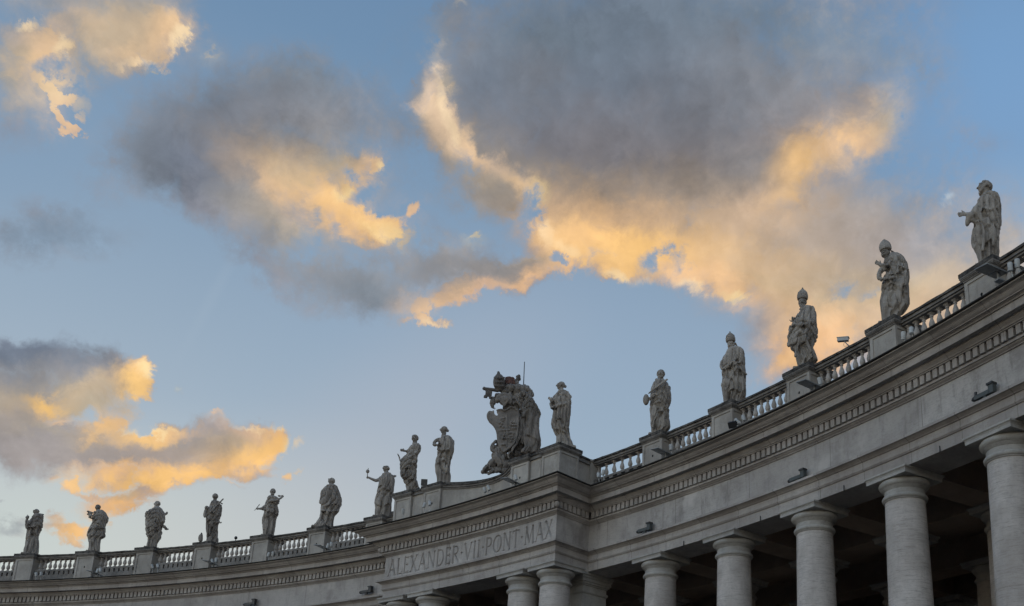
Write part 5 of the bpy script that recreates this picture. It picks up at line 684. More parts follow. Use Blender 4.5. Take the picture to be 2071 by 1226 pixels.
STAT=[{"name":"saint_statue","label":"curly bearded stone saint holding one open hand out, rightmost and highest statue","loc":[25.922,63.057,18.928],"rz":0.3114,"sl":[[0.48,-0.372,0.319],[0.651,-0.396,0.346],[0.873,-0.477,0.356],[1.028,-0.52,0.36],[1.304,-0.486,0.382],[1.597,-0.406,0.413],[1.808,-0.369,0.436],[2.022,-0.339,0.464],[2.236,-0.306,0.481],[2.445,-0.199,0.48],[2.571,-0.118,0.455],[2.67,-0.031,0.363]],"head":[0.054,2.976,0.202,0.22],"items":[["t",[[-0.067,2.469,-0.15,0.142],[-0.253,2.011,-0.35,0.163],[-0.376,1.765,-0.4,0.185],[-0.514,1.847,-0.42,0.092],[-0.591,1.886,-0.42,0.064]]],["t",[[-0.483,1.788,-0.4,0.121],[-0.532,1.651,-0.36,0.107],[-0.57,1.549,-0.33,0.071]]],["t",[[-0.383,1.712,-0.35,0.156],[-0.283,1.636,-0.3,0.142],[-0.186,1.485,-0.3,0.107]]],["h",-0.566,1.88,-0.42,-0.852,1.868,-0.5],["t",[[0.308,2.427,-0.1,0.16],[0.325,1.98,-0.3,0.149],[0.116,1.811,-0.48,0.107],[-0.003,1.876,-0.5,0.071]]],["h",0.066,1.839,-0.5,-0.123,1.932,-0.52],["t",[[0.387,2.693,0.25,0.099],[0.443,2.27,0.3,0.078],[0.388,1.709,0.3,0.057]]],["t",[[-0.105,1.519,-0.42,0.078],[-0.073,0.977,-0.45,0.05],[-0.181,0.52,-0.4,0.057]]],["t",[[0.166,1.318,-0.44,0.092],[0.224,0.934,-0.42,0.121],[0.146,0.623,-0.4,0.064]]]],"hat":None,"face":[-75,5],"beard":1,"hair":"curly","vox":0.028,"seed":4,"parts":[]},
{"name":"bishop_statue","label":"stone bishop in a tall mitre bowing his head over one raised hand","loc":[21.983,64.536,18.928],"rz":0.4152,"sl":[[0.397,-0.405,0.244],[0.55,-0.403,0.393],[0.735,-0.416,0.577],[0.998,-0.444,0.6],[1.192,-0.417,0.605],[1.388,-0.371,0.602],[1.583,-0.324,0.596],[1.78,-0.286,0.601],[1.972,-0.185,0.617],[2.167,-0.118,0.617],[2.368,-0.103,0.605],[2.54,-0.077,0.523],[2.662,-0.023,0.393],[2.755,0.01,0.254],[2.827,0.034,0.157]],"head":[-0.114,2.897,0.127,0.142],"items":[["t",[[0.165,2.59,-0.2,0.142],[-0.005,2.19,-0.45,0.119],[-0.161,2.147,-0.5,0.102],[-0.331,2.177,-0.5,0.062]]],["h",-0.288,2.181,-0.5,-0.513,2.33,-0.55],["t",[[-0.135,2.173,-0.4,0.127],[-0.299,2.016,-0.42,0.127],[-0.395,1.798,-0.42,0.108],[-0.33,1.657,-0.42,0.096],[-0.074,1.625,-0.5,0.096],[0.125,1.635,-0.52,0.074]]],["h",0.083,1.641,-0.52,0.221,1.55,-0.56],["t",[[0.151,2.169,-0.45,0.062],[0.371,2.038,-0.48,0.068],[0.591,1.973,-0.35,0.074]]],["t",[[0.528,1.85,-0.35,0.127],[0.457,1.554,-0.42,0.142],[0.419,1.363,-0.42,0.113]]],["t",[[0.603,2.315,0.1,0.062],[0.595,1.746,0.15,0.057],[0.55,0.927,0.15,0.051]]],["t",[[0.08,3.063,0.1,0.034],[0.178,3.013,0.15,0.028],[0.289,2.923,0.15,0.028]]]],"hat":["mitre",-0.108,3.018,-0.144,3.466,0.192],"face":[-62,-25],"beard":0,"hair":"short","vox":0.028,"seed":3,"parts":[]},
{"name":"pope_statue","label":"stone pope in tiara facing forward, one hand raised, before the orange cloud","loc":[17.96,65.77,18.928],"rz":0.5069,"sl":[[0.337,-0.407,0.122],[0.48,-0.435,0.403],[0.631,-0.472,0.376],[0.886,-0.484,0.299],[1.043,-0.625,0.258],[1.298,-0.71,0.293],[1.548,-0.677,0.381],[1.802,-0.626,0.389],[2.054,-0.488,0.378],[2.306,-0.359,0.377],[2.509,-0.249,0.365],[2.638,-0.155,0.278],[2.72,-0.121,0.143]],"head":[-0.134,2.948,0.153,0.179],"items":[["t",[[-0.272,2.258,-0.3,0.126],[-0.413,1.945,-0.42,0.135],[-0.515,1.783,-0.45,0.09]]],["h",-0.505,1.833,-0.45,-0.459,2.168,-0.5],["h",-0.411,1.996,-0.42,-0.351,2.219,-0.45],["t",[[0.226,2.332,-0.2,0.157],[0.26,1.885,-0.4,0.153],[-0.058,1.699,-0.5,0.135],[-0.415,1.747,-0.52,0.108]]],["t",[[-0.577,1.82,-0.3,0.099],[-0.653,1.497,-0.25,0.117],[-0.687,1.07,-0.2,0.09]]],["t",[[0.331,2.135,0.1,0.099],[0.348,1.648,0.15,0.108],[0.237,1.248,0.15,0.081]]],["t",[[-0.239,1.635,-0.5,0.072],[-0.073,1.122,-0.5,0.081],[0.135,0.652,-0.42,0.072]]],["t",[[-0.368,0.983,-0.42,0.081],[-0.448,0.499,-0.4,0.063]]],["s",-0.115,2.154,-0.42,0.081,0.081],["t",[[-0.231,2.559,-0.2,0.054],[-0.121,2.53,-0.3,0.054],[0.005,2.553,-0.2,0.054]]]],"hat":["tiara",-0.131,3.062,-0.119,3.532,0.188],"face":[-8,-8],"beard":1,"hair":"short","vox":0.028,"seed":2,"parts":[]},
{"name":"pope_statue","label":"stone pope in tiara looking down with wide gathered sleeve, before blue sky","loc":[13.868,66.752,18.928],"rz":0.5892,"sl":[[0.371,-0.348,0.496],[0.532,-0.377,0.627],[0.79,-0.411,0.618],[0.984,-0.449,0.605],[1.146,-0.416,0.598],[1.308,-0.392,0.594],[1.471,-0.38,0.61],[1.634,-0.394,0.597],[1.831,-0.364,0.569],[2.027,-0.348,0.559],[2.224,-0.303,0.561],[2.389,-0.258,0.545],[2.521,-0.183,0.504],[2.62,-0.123,0.443],[2.688,-0.048,0.324]],"head":[-0.011,2.863,0.141,0.158],"items":[["t",[[-0.108,2.441,-0.1,0.117],[-0.315,2.078,-0.3,0.117],[-0.419,1.76,-0.35,0.106],[-0.345,1.539,-0.4,0.1],[-0.11,1.678,-0.5,0.1],[0.067,1.811,-0.55,0.076]]],["h",0.008,1.78,-0.55,0.184,1.857,-0.55],["t",[[0.426,2.43,-0.1,0.117],[0.391,1.973,-0.35,0.117],[0.242,1.768,-0.5,0.088],[0.095,1.696,-0.52,0.07]]],["t",[[0.183,1.698,-0.45,0.094],[0.386,1.515,-0.42,0.106],[0.591,1.361,-0.3,0.088]]],["t",[[0.182,1.575,-0.5,0.059],[-0.055,1.089,-0.45,0.059],[-0.232,0.635,-0.4,0.053]]],["t",[[0.094,1.448,-0.5,0.053],[0.045,0.685,-0.42,0.065]]],["t",[[0.163,3.006,0.1,0.041],[0.237,2.865,0.15,0.041]]]],"hat":["tiara",-0.022,2.983,-0.053,3.418,0.182],"face":[-35,-20],"beard":1,"hair":"short","vox":0.028,"seed":11,"parts":[]},
{"name":"saint_statue","label":"stone bearded saint holding a diagonal palm branch and a round hat","loc":[9.723,67.481,18.928],"rz":0.6639,"sl":[[0.284,-0.472,0.169],[0.469,-0.492,0.423],[0.718,-0.518,0.407],[0.947,-0.501,0.375],[1.222,-0.552,0.33],[1.498,-0.553,0.31],[1.73,-0.54,0.366],[1.962,-0.544,0.372],[2.194,-0.514,0.335],[2.427,-0.459,0.29],[2.591,-0.385,0.228],[2.708,-0.31,0.137]],"head":[-0.068,3.046,0.184,0.21],"items":[["t",[[0.098,2.429,-0.1,0.151],[0.143,2.03,-0.35,0.143],[-0.129,1.884,-0.5,0.109],[-0.421,1.764,-0.5,0.092],[-0.502,1.602,-0.5,0.075]]],["h",-0.461,1.672,-0.5,-0.626,1.508,-0.5],["t",[[-0.306,2.419,-0.2,0.126],[-0.404,1.996,-0.4,0.117],[-0.463,1.741,-0.45,0.092]]],["t",[[0.291,2.483,0.1,0.101],[0.34,1.994,0.15,0.092],[0.335,1.668,0.15,0.084]]],["t",[[-0.288,1.31,-0.4,0.084],[-0.24,0.937,-0.42,0.109],[-0.441,0.498,-0.38,0.084]]],["t",[[-0.454,1.261,-0.4,0.084],[-0.362,0.753,-0.42,0.075],[-0.418,0.318,-0.38,0.075]]],["t",[[-0.267,2.651,-0.25,0.092],[-0.097,2.606,-0.3,0.084]]]],"hat":None,"face":[-12,-4],"beard":1,"hair":"short","vox":0.028,"seed":5,"parts":[["palm_branch",[["t",[[-0.581,1.852,-0.55,0.025],[-0.342,2.053,-0.6,0.05],[-0.052,2.293,-0.6,0.055],[0.231,2.512,-0.58,0.021]]],["t",[[-0.301,2.109,-0.6,0.021],[-0.052,2.33,-0.6,0.025],[0.205,2.538,-0.6,0.013]]]]],["hat",[["s",-0.691,1.613,-0.42,0.138,0.26]]]]},
{"name":"virgin_martyr_statue","label":"stone woman with hair bun and raised hand, just right of the coat of arms","loc":[5.246,65.912,18.928],"rz":0.7699,"sl":[[0.228,-0.265,0.595],[0.436,-0.253,0.526],[0.667,-0.25,0.431],[0.896,-0.403,0.378],[1.128,-0.495,0.368],[1.413,-0.473,0.361],[1.699,-0.426,0.354],[1.962,-0.412,0.374],[2.221,-0.501,0.386],[2.463,-0.43,0.367],[2.656,-0.373,0.325],[2.777,-0.248,0.232],[2.859,-0.142,0.098]],"head":[-0.124,3.141,0.172,0.206],"items":[["t",[[-0.305,2.518,-0.2,0.129],[-0.486,2.151,-0.4,0.129],[-0.534,2.243,-0.45,0.077]]],["h",-0.489,2.198,-0.45,-0.683,2.304,-0.5],["h",-0.466,2.176,-0.45,-0.473,2.342,-0.45],["t",[[0.282,2.582,-0.1,0.137],[0.251,2.129,-0.35,0.137],[-0.049,2.001,-0.48,0.129],[-0.471,1.821,-0.45,0.103]]],["t",[[-0.526,2.099,-0.3,0.094],[-0.45,1.844,-0.3,0.086]]],["t",[[0.166,2.053,-0.4,0.094],[0.104,1.473,-0.42,0.103],[0.084,0.917,-0.4,0.077]]],["t",[[0.317,2.366,0.05,0.086],[0.322,1.697,0.05,0.077]]]],"hat":None,"face":[-80,0],"beard":0,"hair":"bun","vox":0.028,"seed":6,"parts":[]},
{"name":"friar_statue","label":"stone friar holding a monstrance up at full arm length, left of the attic","loc":[-9.443,67.52,18.928],"rz":0.9431,"sl":[[0.358,-0.443,0.456],[0.588,-0.45,0.464],[0.89,-0.506,0.456],[1.146,-0.502,0.442],[1.404,-0.461,0.42],[1.667,-0.42,0.458],[1.929,-0.378,0.468],[2.136,-0.36,0.469],[2.345,-0.342,0.47],[2.499,-0.254,0.339],[2.628,-0.139,0.211],[2.706,-0.077,0.134]],"head":[-0.042,2.943,0.17,0.193],"items":[["t",[[-0.197,2.434,-0.1,0.138],[-0.45,2.098,-0.2,0.119],[-0.737,2.159,-0.25,0.083],[-0.93,2.228,-0.28,0.064]]],["h",-0.88,2.192,-0.28,-1.058,2.205,-0.3],["t",[[0.194,2.533,-0.1,0.119],[0.363,2.556,0.05,0.092],[0.457,2.586,0.1,0.055]]],["h",0.387,2.577,0.1,0.547,2.656,0.12],["t",[[-0.186,2.565,-0.1,0.083],[-0.004,2.584,-0.25,0.083],[0.185,2.673,0,0.083]]],["t",[[0.273,2.475,0,0.101],[0.413,1.99,0.05,0.083],[0.402,1.47,0.05,0.064]]],["t",[[-0.164,1.986,-0.35,0.092],[-0.146,1.253,-0.4,0.073],[-0.37,0.684,-0.35,0.064]]],["s",0.463,0.438,0.25,0.368,0.184]],"hat":None,"face":[-70,5],"beard":0,"hair":"ring","vox":0.033,"seed":7,"parts":[["monstrance",[["t",[[-0.984,2.214,-0.3,0.028],[-0.999,2.47,-0.3,0.023]]],["s",-0.999,2.562,-0.3,0.096,0.11],["t",[[-0.985,2.668,-0.3,0.018],[-0.984,2.75,-0.3,0.018]]]]]]},
{"name":"martyr_statue","label":"stone youth reaching out above a curved bow, on the left end of the attic","loc":[-5.017,65.929,18.928],"rz":0.917,"sl":[[0.376,-0.321,0.437],[0.534,-0.387,0.337],[0.762,-0.519,0.261],[0.946,-0.617,0.202],[1.181,-0.668,0.156],[1.42,-0.706,0.154],[1.66,-0.735,0.16],[1.856,-0.687,0.145],[2.109,-0.49,0.125],[2.312,-0.406,0.153],[2.518,-0.344,0.26],[2.67,-0.23,0.24],[2.768,-0.15,0.17]],"head":[-0.094,3.09,0.177,0.203],"items":[["t",[[-0.219,2.481,-0.1,0.104],[-0.424,2.27,-0.2,0.069],[-0.576,2.247,-0.25,0.056]]],["h",-0.533,2.252,-0.25,-0.798,2.269,-0.3],["t",[[0.169,2.621,-0.05,0.112],[0.082,2.199,-0.35,0.121],[-0.245,1.891,-0.42,0.104],[-0.513,1.723,-0.4,0.078]]],["t",[[-0.613,1.634,-0.35,0.095],[-0.667,1.244,-0.35,0.078],[-0.541,0.799,-0.3,0.078]]],["t",[[-0.228,1.172,-0.42,0.069],[-0.024,0.821,-0.4,0.078],[0.184,0.45,-0.3,0.06]]]],"hat":None,"face":[-35,-5],"beard":0,"hair":"short","vox":0.033,"seed":8,"parts":[["bow",[["t",[[-0.863,2.004,-0.35,0.026],[-0.772,1.856,-0.35,0.035],[-0.71,1.647,-0.35,0.035]]]]]]},
{"name":"martyr_statue","label":"stone woman with hair bun and bent elbow, left of the coat of arms","loc":[-2.935,66.055,18.928],"rz":0.8889,"sl":[[0.323,-0.263,0.455],[0.463,-0.269,0.453],[0.649,-0.305,0.457],[0.879,-0.365,0.397],[1.111,-0.4,0.362],[1.348,-0.393,0.362],[1.542,-0.356,0.392],[1.736,-0.328,0.43],[1.927,-0.342,0.476],[2.12,-0.331,0.489],[2.311,-0.315,0.458],[2.502,-0.287,0.405],[2.671,-0.17,0.319],[2.753,-0.068,0.213]],"head":[-0.094,3.082,0.17,0.204],"items":[["t",[[-0.187,2.553,-0.1,0.102],[-0.439,2.412,-0.2,0.102],[-0.555,2.117,-0.25,0.102],[-0.289,2.086,-0.4,0.094]]],["h",-0.313,2.107,-0.4,-0.067,2.244,-0.48],["t",[[0.362,2.535,0,0.128],[0.39,1.987,-0.3,0.136],[0.07,1.868,-0.45,0.102],[-0.138,1.775,-0.45,0.085]]],["t",[[-0.299,1.939,-0.35,0.094],[-0.01,1.801,-0.42,0.094],[0.279,2.002,-0.35,0.094]]],["t",[[0.387,2.531,0.1,0.094],[0.457,2.078,0.15,0.085],[0.406,1.67,0.1,0.077]]],["t",[[0.216,1.086,-0.38,0.085],[0.201,0.694,-0.42,0.085]]],["t",[[-0.067,2.645,-0.2,0.085],[0.199,2.579,-0.2,0.085]]]],"hat":None,"face":[-70,-5],"beard":0,"hair":"bun","vox":0.033,"seed":9,"parts":[]},
{"name":"saint_statue","label":"stone saint in a long cape lifting his face to the sky, hands at chest","loc":[-13.591,66.809,18.928],"rz":0.9953,"sl":[[0.236,-0.664,0.454],[0.403,-0.52,0.438],[0.589,-0.447,0.432],[0.773,-0.409,0.434],[0.961,-0.384,0.497],[1.106,-0.378,0.626],[1.293,-0.373,0.689],[1.522,-0.372,0.687],[1.748,-0.413,0.685],[1.974,-0.453,0.649],[2.155,-0.46,0.602],[2.291,-0.413,0.535],[2.431,-0.326,0.471],[2.575,-0.198,0.408],[2.679,-0.065,0.303]],"head":[0.061,2.917,0.177,0.193],"items":[["t",[[-0.26,2.306,-0.1,0.104],[-0.388,1.934,-0.2,0.128],[-0.401,1.475,-0.2,0.096]]],["t",[[0.339,2.561,0,0.104],[0.57,2.129,0,0.128],[0.678,1.682,0,0.104],[0.685,1.407,0,0.064]]],["t",[[-0.254,2.193,-0.3,0.088],[-0.13,2.136,-0.45,0.072]]],["h",-0.15,2.133,-0.45,0.052,2.143,-0.5],["t",[[0.356,2.292,-0.25,0.096],[0.156,2.151,-0.45,0.072]]],["h",0.197,2.157,-0.45,-0.006,2.112,-0.5],["t",[[-0.337,1.016,-0.38,0.08],[0.035,0.941,-0.48,0.08],[0.598,1.116,-0.3,0.088]]]],"hat":None,"face":[-65,28],"beard":0,"hair":"short","vox":0.035,"seed":10,"parts":[]},
{"name":"evangelist_statue","label":"stone bearded saint holding out a quill pen with a book on one arm","loc":[-17.686,65.844,18.928],"rz":1.0454,"sl":[[0.3,-0.335,0.358],[0.507,-0.38,0.354],[0.738,-0.42,0.36],[0.967,-0.459,0.35],[1.154,-0.457,0.341],[1.346,-0.418,0.373],[1.493,-0.398,0.439],[1.679,-0.395,0.418],[1.863,-0.368,0.33],[2.05,-0.358,0.275],[2.244,-0.347,0.341],[2.431,-0.344,0.306],[2.545,-0.272,0.161]],"head":[-0.068,2.842,0.154,0.187],"items":[["t",[[-0.282,2.218,-0.1,0.114],[-0.366,1.828,-0.25,0.114],[-0.528,1.609,-0.35,0.089],[-0.691,1.581,-0.38,0.057]]],["h",-0.65,1.587,-0.38,-0.848,1.518,-0.42],["t",[[0.262,2.426,0,0.114],[0.314,2.053,-0.3,0.114],[-0.002,2.029,-0.45,0.097],[-0.138,2.126,-0.45,0.073]]],["t",[[-0.48,1.562,-0.3,0.065],[-0.282,1.606,-0.4,0.065]]],["t",[[0.197,1.769,-0.4,0.097],[0.322,1.418,-0.38,0.114]]],["t",[[-0.211,1.703,-0.42,0.073],[-0.238,1.239,-0.4,0.065]]]],"hat":None,"face":[-10,-5],"beard":1,"hair":"short","vox":0.035,"seed":12,"parts":[["quill_pen",[["t",[[-0.899,1.431,-0.42,0.012],[-0.799,1.618,-0.42,0.016],[-0.68,1.822,-0.42,0.024]]]]],["book",[["t",[[-0.135,2.087,-0.5,0.081],[0.148,2.152,-0.5,0.089],[0.417,2.39,-0.4,0.057],[0.528,2.522,-0.38,0.041]]],["s",0.312,2.518,-0.35,0.089,0.057],["s",0.465,2.541,-0.35,0.073,0.057]]]]},
{"name":"saint_statue","label":"stone saint with a diagonal cross on his shoulder and a child beside him","loc":[-21.715,64.627,18.928],"rz":1.0937,"sl":[[0.304,-0.29,0.42],[0.547,-0.331,0.367],[0.791,-0.381,0.326],[1.037,-0.422,0.285],[1.286,-0.446,0.271],[1.443,-0.449,0.347],[1.639,-0.466,0.278],[1.842,-0.467,0.295],[2.101,-0.456,0.342],[2.309,-0.379,0.333],[2.509,-0.353,0.255],[2.651,-0.295,0.061],[2.751,-0.256,-0.013]],"head":[-0.137,3.006,0.163,0.172],"items":[["s",-0.497,2.126,-0.35,0.124,0.137],["t",[[-0.529,1.984,-0.3,0.103],[-0.569,1.611,-0.35,0.111],[-0.378,1.475,-0.4,0.077]]],["t",[[-0.275,2.426,-0.15,0.094],[-0.35,1.932,-0.4,0.103],[-0.122,1.837,-0.5,0.077]]],["h",-0.169,1.855,-0.5,0.015,1.953,-0.52],["t",[[0.231,2.503,0,0.103],[0.238,2.02,-0.25,0.111],[0.019,1.773,-0.45,0.077]]],["t",[[0.084,1.295,-0.4,0.111],[0.386,1.371,-0.3,0.069]]],["t",[[0.279,2.337,0.1,0.077],[0.318,2.037,0.1,0.077],[0.254,1.671,0.1,0.06]]],["t",[[-0.163,1.508,-0.4,0.06],[-0.12,0.529,-0.35,0.06]]]],"hat":None,"face":[-25,-5],"beard":0,"hair":"short","vox":0.036,"seed":13,"parts":[["cross",[["t",[[-0.297,1.819,-0.55,0.039],[0.014,2.303,-0.5,0.043],[0.308,2.792,-0.42,0.043]]],["t",[[0.021,2.608,-0.45,0.039],[0.303,2.486,-0.42,0.039]]]]],["mitre",[["t",[[-0.564,0.161,-0.1,0.137],[-0.593,0.38,-0.1,0.154],[-0.569,0.523,-0.1,0.094],[-0.563,0.644,-0.1,0.026]]]]]]},
{"name":"saint_statue","label":"stone bearded saint in profile wearing a broad chasuble that flares to one side","loc":[-25.66,63.164,18.928],"rz":1.1404,"sl":[[0.236,-0.414,0.27],[0.414,-0.397,0.254],[0.598,-0.379,0.307],[0.78,-0.413,0.39],[0.954,-0.506,0.413],[1.18,-0.556,0.407],[1.478,-0.599,0.334],[1.79,-0.643,0.421],[2.045,-0.692,0.429],[2.192,-0.744,0.377],[2.372,-0.654,0.282],[2.515,-0.436,0.221],[2.623,-0.278,0.111],[2.724,-0.241,0.031]],"head":[-0.148,2.914,0.158,0.179],"items":[["t",[[-0.299,2.4,-0.1,0.102],[-0.628,2.241,-0.1,0.145],[-0.655,1.964,-0.15,0.128],[-0.404,1.831,-0.4,0.094]]],["h",-0.45,1.849,-0.4,-0.219,1.745,-0.45],["t",[[0.132,2.475,-0.1,0.119],[0.337,2.247,-0.2,0.102],[0.448,2.344,-0.2,0.06]]],["h",0.377,2.28,-0.2,0.503,2.389,-0.22],["t",[[-0.105,1.551,-0.48,0.085],[0.346,1.803,-0.4,0.102]]],["t",[[0.397,1.495,-0.25,0.128],[0.552,1.368,-0.15,0.102],[0.69,1.415,-0.1,0.026]]],["t",[[-0.347,1.733,-0.42,0.077],[-0.09,1.145,-0.48,0.068]]],["s",0.441,2.38,-0.25,0.06,0.077]],"hat":None,"face":[-78,-3],"beard":1,"hair":"short","vox":0.036,"seed":14,"parts":[]},
{"name":"canon_statue","label":"stone young cleric in short surplice carrying an armful of flowers","loc":[-29.508,61.461,18.928],"rz":1.1859,"sl":[[0.214,-0.354,0.37],[0.378,-0.329,0.357],[0.604,-0.376,0.33],[0.829,-0.434,0.291],[1.01,-0.493,0.294],[1.093,-0.557,0.499],[1.301,-0.551,0.475],[1.488,-0.526,0.44],[1.726,-0.451,0.405],[1.967,-0.384,0.4],[2.165,-0.382,0.496],[2.346,-0.441,0.476],[2.534,-0.362,0.37],[2.695,-0.272,0.229],[2.8,-0.212,0.128]],"head":[-0.202,2.96,0.144,0.152],"items":[["t",[[-0.216,2.512,-0.1,0.106],[-0.322,2.129,-0.3,0.106],[-0.567,2.173,-0.4,0.083]]],["t",[[0.307,2.508,0.05,0.121],[0.44,2.139,0,0.114],[0.134,1.963,-0.35,0.099],[-0.203,2.085,-0.45,0.076]]],["h",-0.161,2.069,-0.45,-0.407,2.127,-0.5],["t",[[-0.087,2.73,0,0.091],[0.067,2.787,0.1,0.083]]]],"hat":None,"face":[-50,-10],"beard":0,"hair":"short","vox":0.036,"seed":15,"parts":[["flowers",[["s",-0.676,2.49,-0.45,0.091,0.076],["s",-0.552,2.443,-0.45,0.099,0.083],["s",-0.648,2.317,-0.42,0.099,0.076],["s",-0.435,2.45,-0.42,0.083,0.076],["s",-0.505,2.264,-0.45,0.114,0.099],["s",-0.331,2.56,-0.35,0.068,0.061]]]]},
{"name":"saint_statue","label":"stone monk holding a small child on his arm, leftmost of the statues","loc":[-33.244,59.523,18.928],"rz":1.2302,"sl":[[0.219,-0.559,0.328],[0.381,-0.563,0.312],[0.707,-0.542,0.26],[0.984,-0.547,0.207],[1.262,-0.56,0.161],[1.496,-0.564,0.146],[1.689,-0.576,0.191],[1.92,-0.674,0.229],[2.115,-0.63,0.221],[2.313,-0.511,0.191],[2.508,-0.445,0.168],[2.658,-0.366,0.152],[2.745,-0.304,0.093]],"head":[-0.272,2.865,0.164,0.156],"items":[["s",-0.66,2.32,-0.35,0.119,0.119],["t",[[-0.669,2.191,-0.35,0.097],[-0.653,1.926,-0.38,0.119],[-0.563,1.621,-0.35,0.104]]],["t",[[-0.663,2.452,-0.35,0.026],[-0.699,2.502,-0.35,0.019]]],["t",[[-0.331,2.477,-0.15,0.097],[-0.434,2.104,-0.4,0.089],[-0.589,1.859,-0.5,0.067]]],["h",-0.541,1.915,-0.5,-0.737,1.943,-0.52],["t",[[0.046,2.592,0,0.111],[0.099,1.949,-0.3,0.134],[-0.231,1.791,-0.48,0.104],[-0.484,1.69,-0.5,0.067]]],["t",[[-0.237,2.601,-0.2,0.082],[-0.019,2.747,0,0.082],[0.137,2.782,0.1,0.045]]]],"hat":None,"face":[-60,-10],"beard":0,"hair":"ring","vox":0.036,"seed":16,"parts":[]}]
for S in STAT:
    rnd=random.Random(S['seed']); root=empty(S['name'],S['loc'],S['rz']); tag(root,S['label'],'statue','statues along the balustrade')
    mb=MB(); robe(mb,S['sl'],rnd); head(mb,S['head'],S['face'],S['beard'],S['hair'],rnd)
    for it in S['items']: item(mb,it,rnd)
    body=mk('robed_figure',mb.v,mb.f,M_STA); remesh(body,S['vox']*.76); body.data.name='robed_figure'; chisel(body,rnd,.9,sl=S['sl']); body.parent=root
    # rough plinth
    l0,r0=S['sl'][0][1],S['sl'][0][2]; cx=(l0+r0)/2; pb=MB(); hx=max(.42,(r0-l0)/2+.08)
    for j,(k_,z0,z1) in enumerate(((1.0,-.004,.05),(.95,.0495,.10))): pb.box(cx-hx*k_,cx+hx*k_,-.44*k_,.44*k_,z0,z1)
    o=pb.build('plinth',M_STA); o.parent=root
    if S['hat']:
        kind,bx,bz,tx,tz,rw=S['hat']; hb=MB(); ax_=Vector((tx-bx,0,tz-bz)); Hh=ax_.length; ax_.normalize(); sd_=Vector((0,1,0)).cross(ax_).normalized()
        prof=[(0,.90),(.05,.96),(.2,1.0),(.42,.97),(.6,.85),(.78,.60),(.92,.30),(1.0,.06)]
        n=24; vs=[];
        for t,r_ in prof:
            for i in range(n):
                a=2*math.pi*i/n; dy=(.85 if kind=='tiara' else .85*(1-.55*t)); vs.append(Vector((bx,-.05,bz))+ax_*(t*Hh)+sd_*(rw*1.12*r_*math.cos(a))+Vector((0,1,0))*(rw*1.12*r_*dy*math.sin(a)))
        fs=[(j*n+i,j*n+(i+1)%n,(j+1)*n+(i+1)%n,(j+1)*n+i) for j in range(len(prof)-1) for i in range(n)]+[tuple(range(n))[::-1],tuple((len(prof)-1)*n+i for i in range(n))]
        hb.add(vs,fs)
        if kind=='tiara':
            for t,r_ in ((.08,.93),(.34,1.02),(.60,.90)):
                for i in range(18):
                    a=2*math.pi*i/18; c_=Vector((bx,-.05,bz))+ax_*(t*Hh)+sd_*(rw*r_*math.cos(a))+Vector((0,1,0))*(rw*r_*.87*math.sin(a)); hb.ell(c_,(.018,.018,.03),None,6,5)
            hb.ell(Vector((bx,-.05,bz))+ax_*(Hh*1.03),(.035,.035,.035),None,8,6)
        else:
            for t,r_ in ((.06,.95),):
                for i in range(20):
                    a=2*math.pi*i/20; hb.ell(Vector((bx,-.05,bz))+ax_*(t*Hh)+sd_*(rw*r_*math.cos(a))+Vector((0,1,0))*(rw*r_*.85*math.sin(a)),(.018,.018,.025),None,6,5)
            hb.tube([(bx,-.05-rw*.9,bz+.02,.02),(bx*.6+tx*.4,-.05-rw*.75,bz*.6+tz*.4,.018),(tx,-.08,tz-.02,.014)],6,1)
        o=mk('tiara' if kind=='tiara' else 'mitre',hb.v,hb.f,M_STA,smooth=True); o.parent=root
    for nm,its in S['parts']:
        q=MB(); [item(q,it,rnd) for it in its]; o=mk(nm,q.v,q.f,M_STA,smooth=True); o.parent=root
        if nm=='flowers': remesh(o,.03); chisel(o,rnd,.5,top=9)
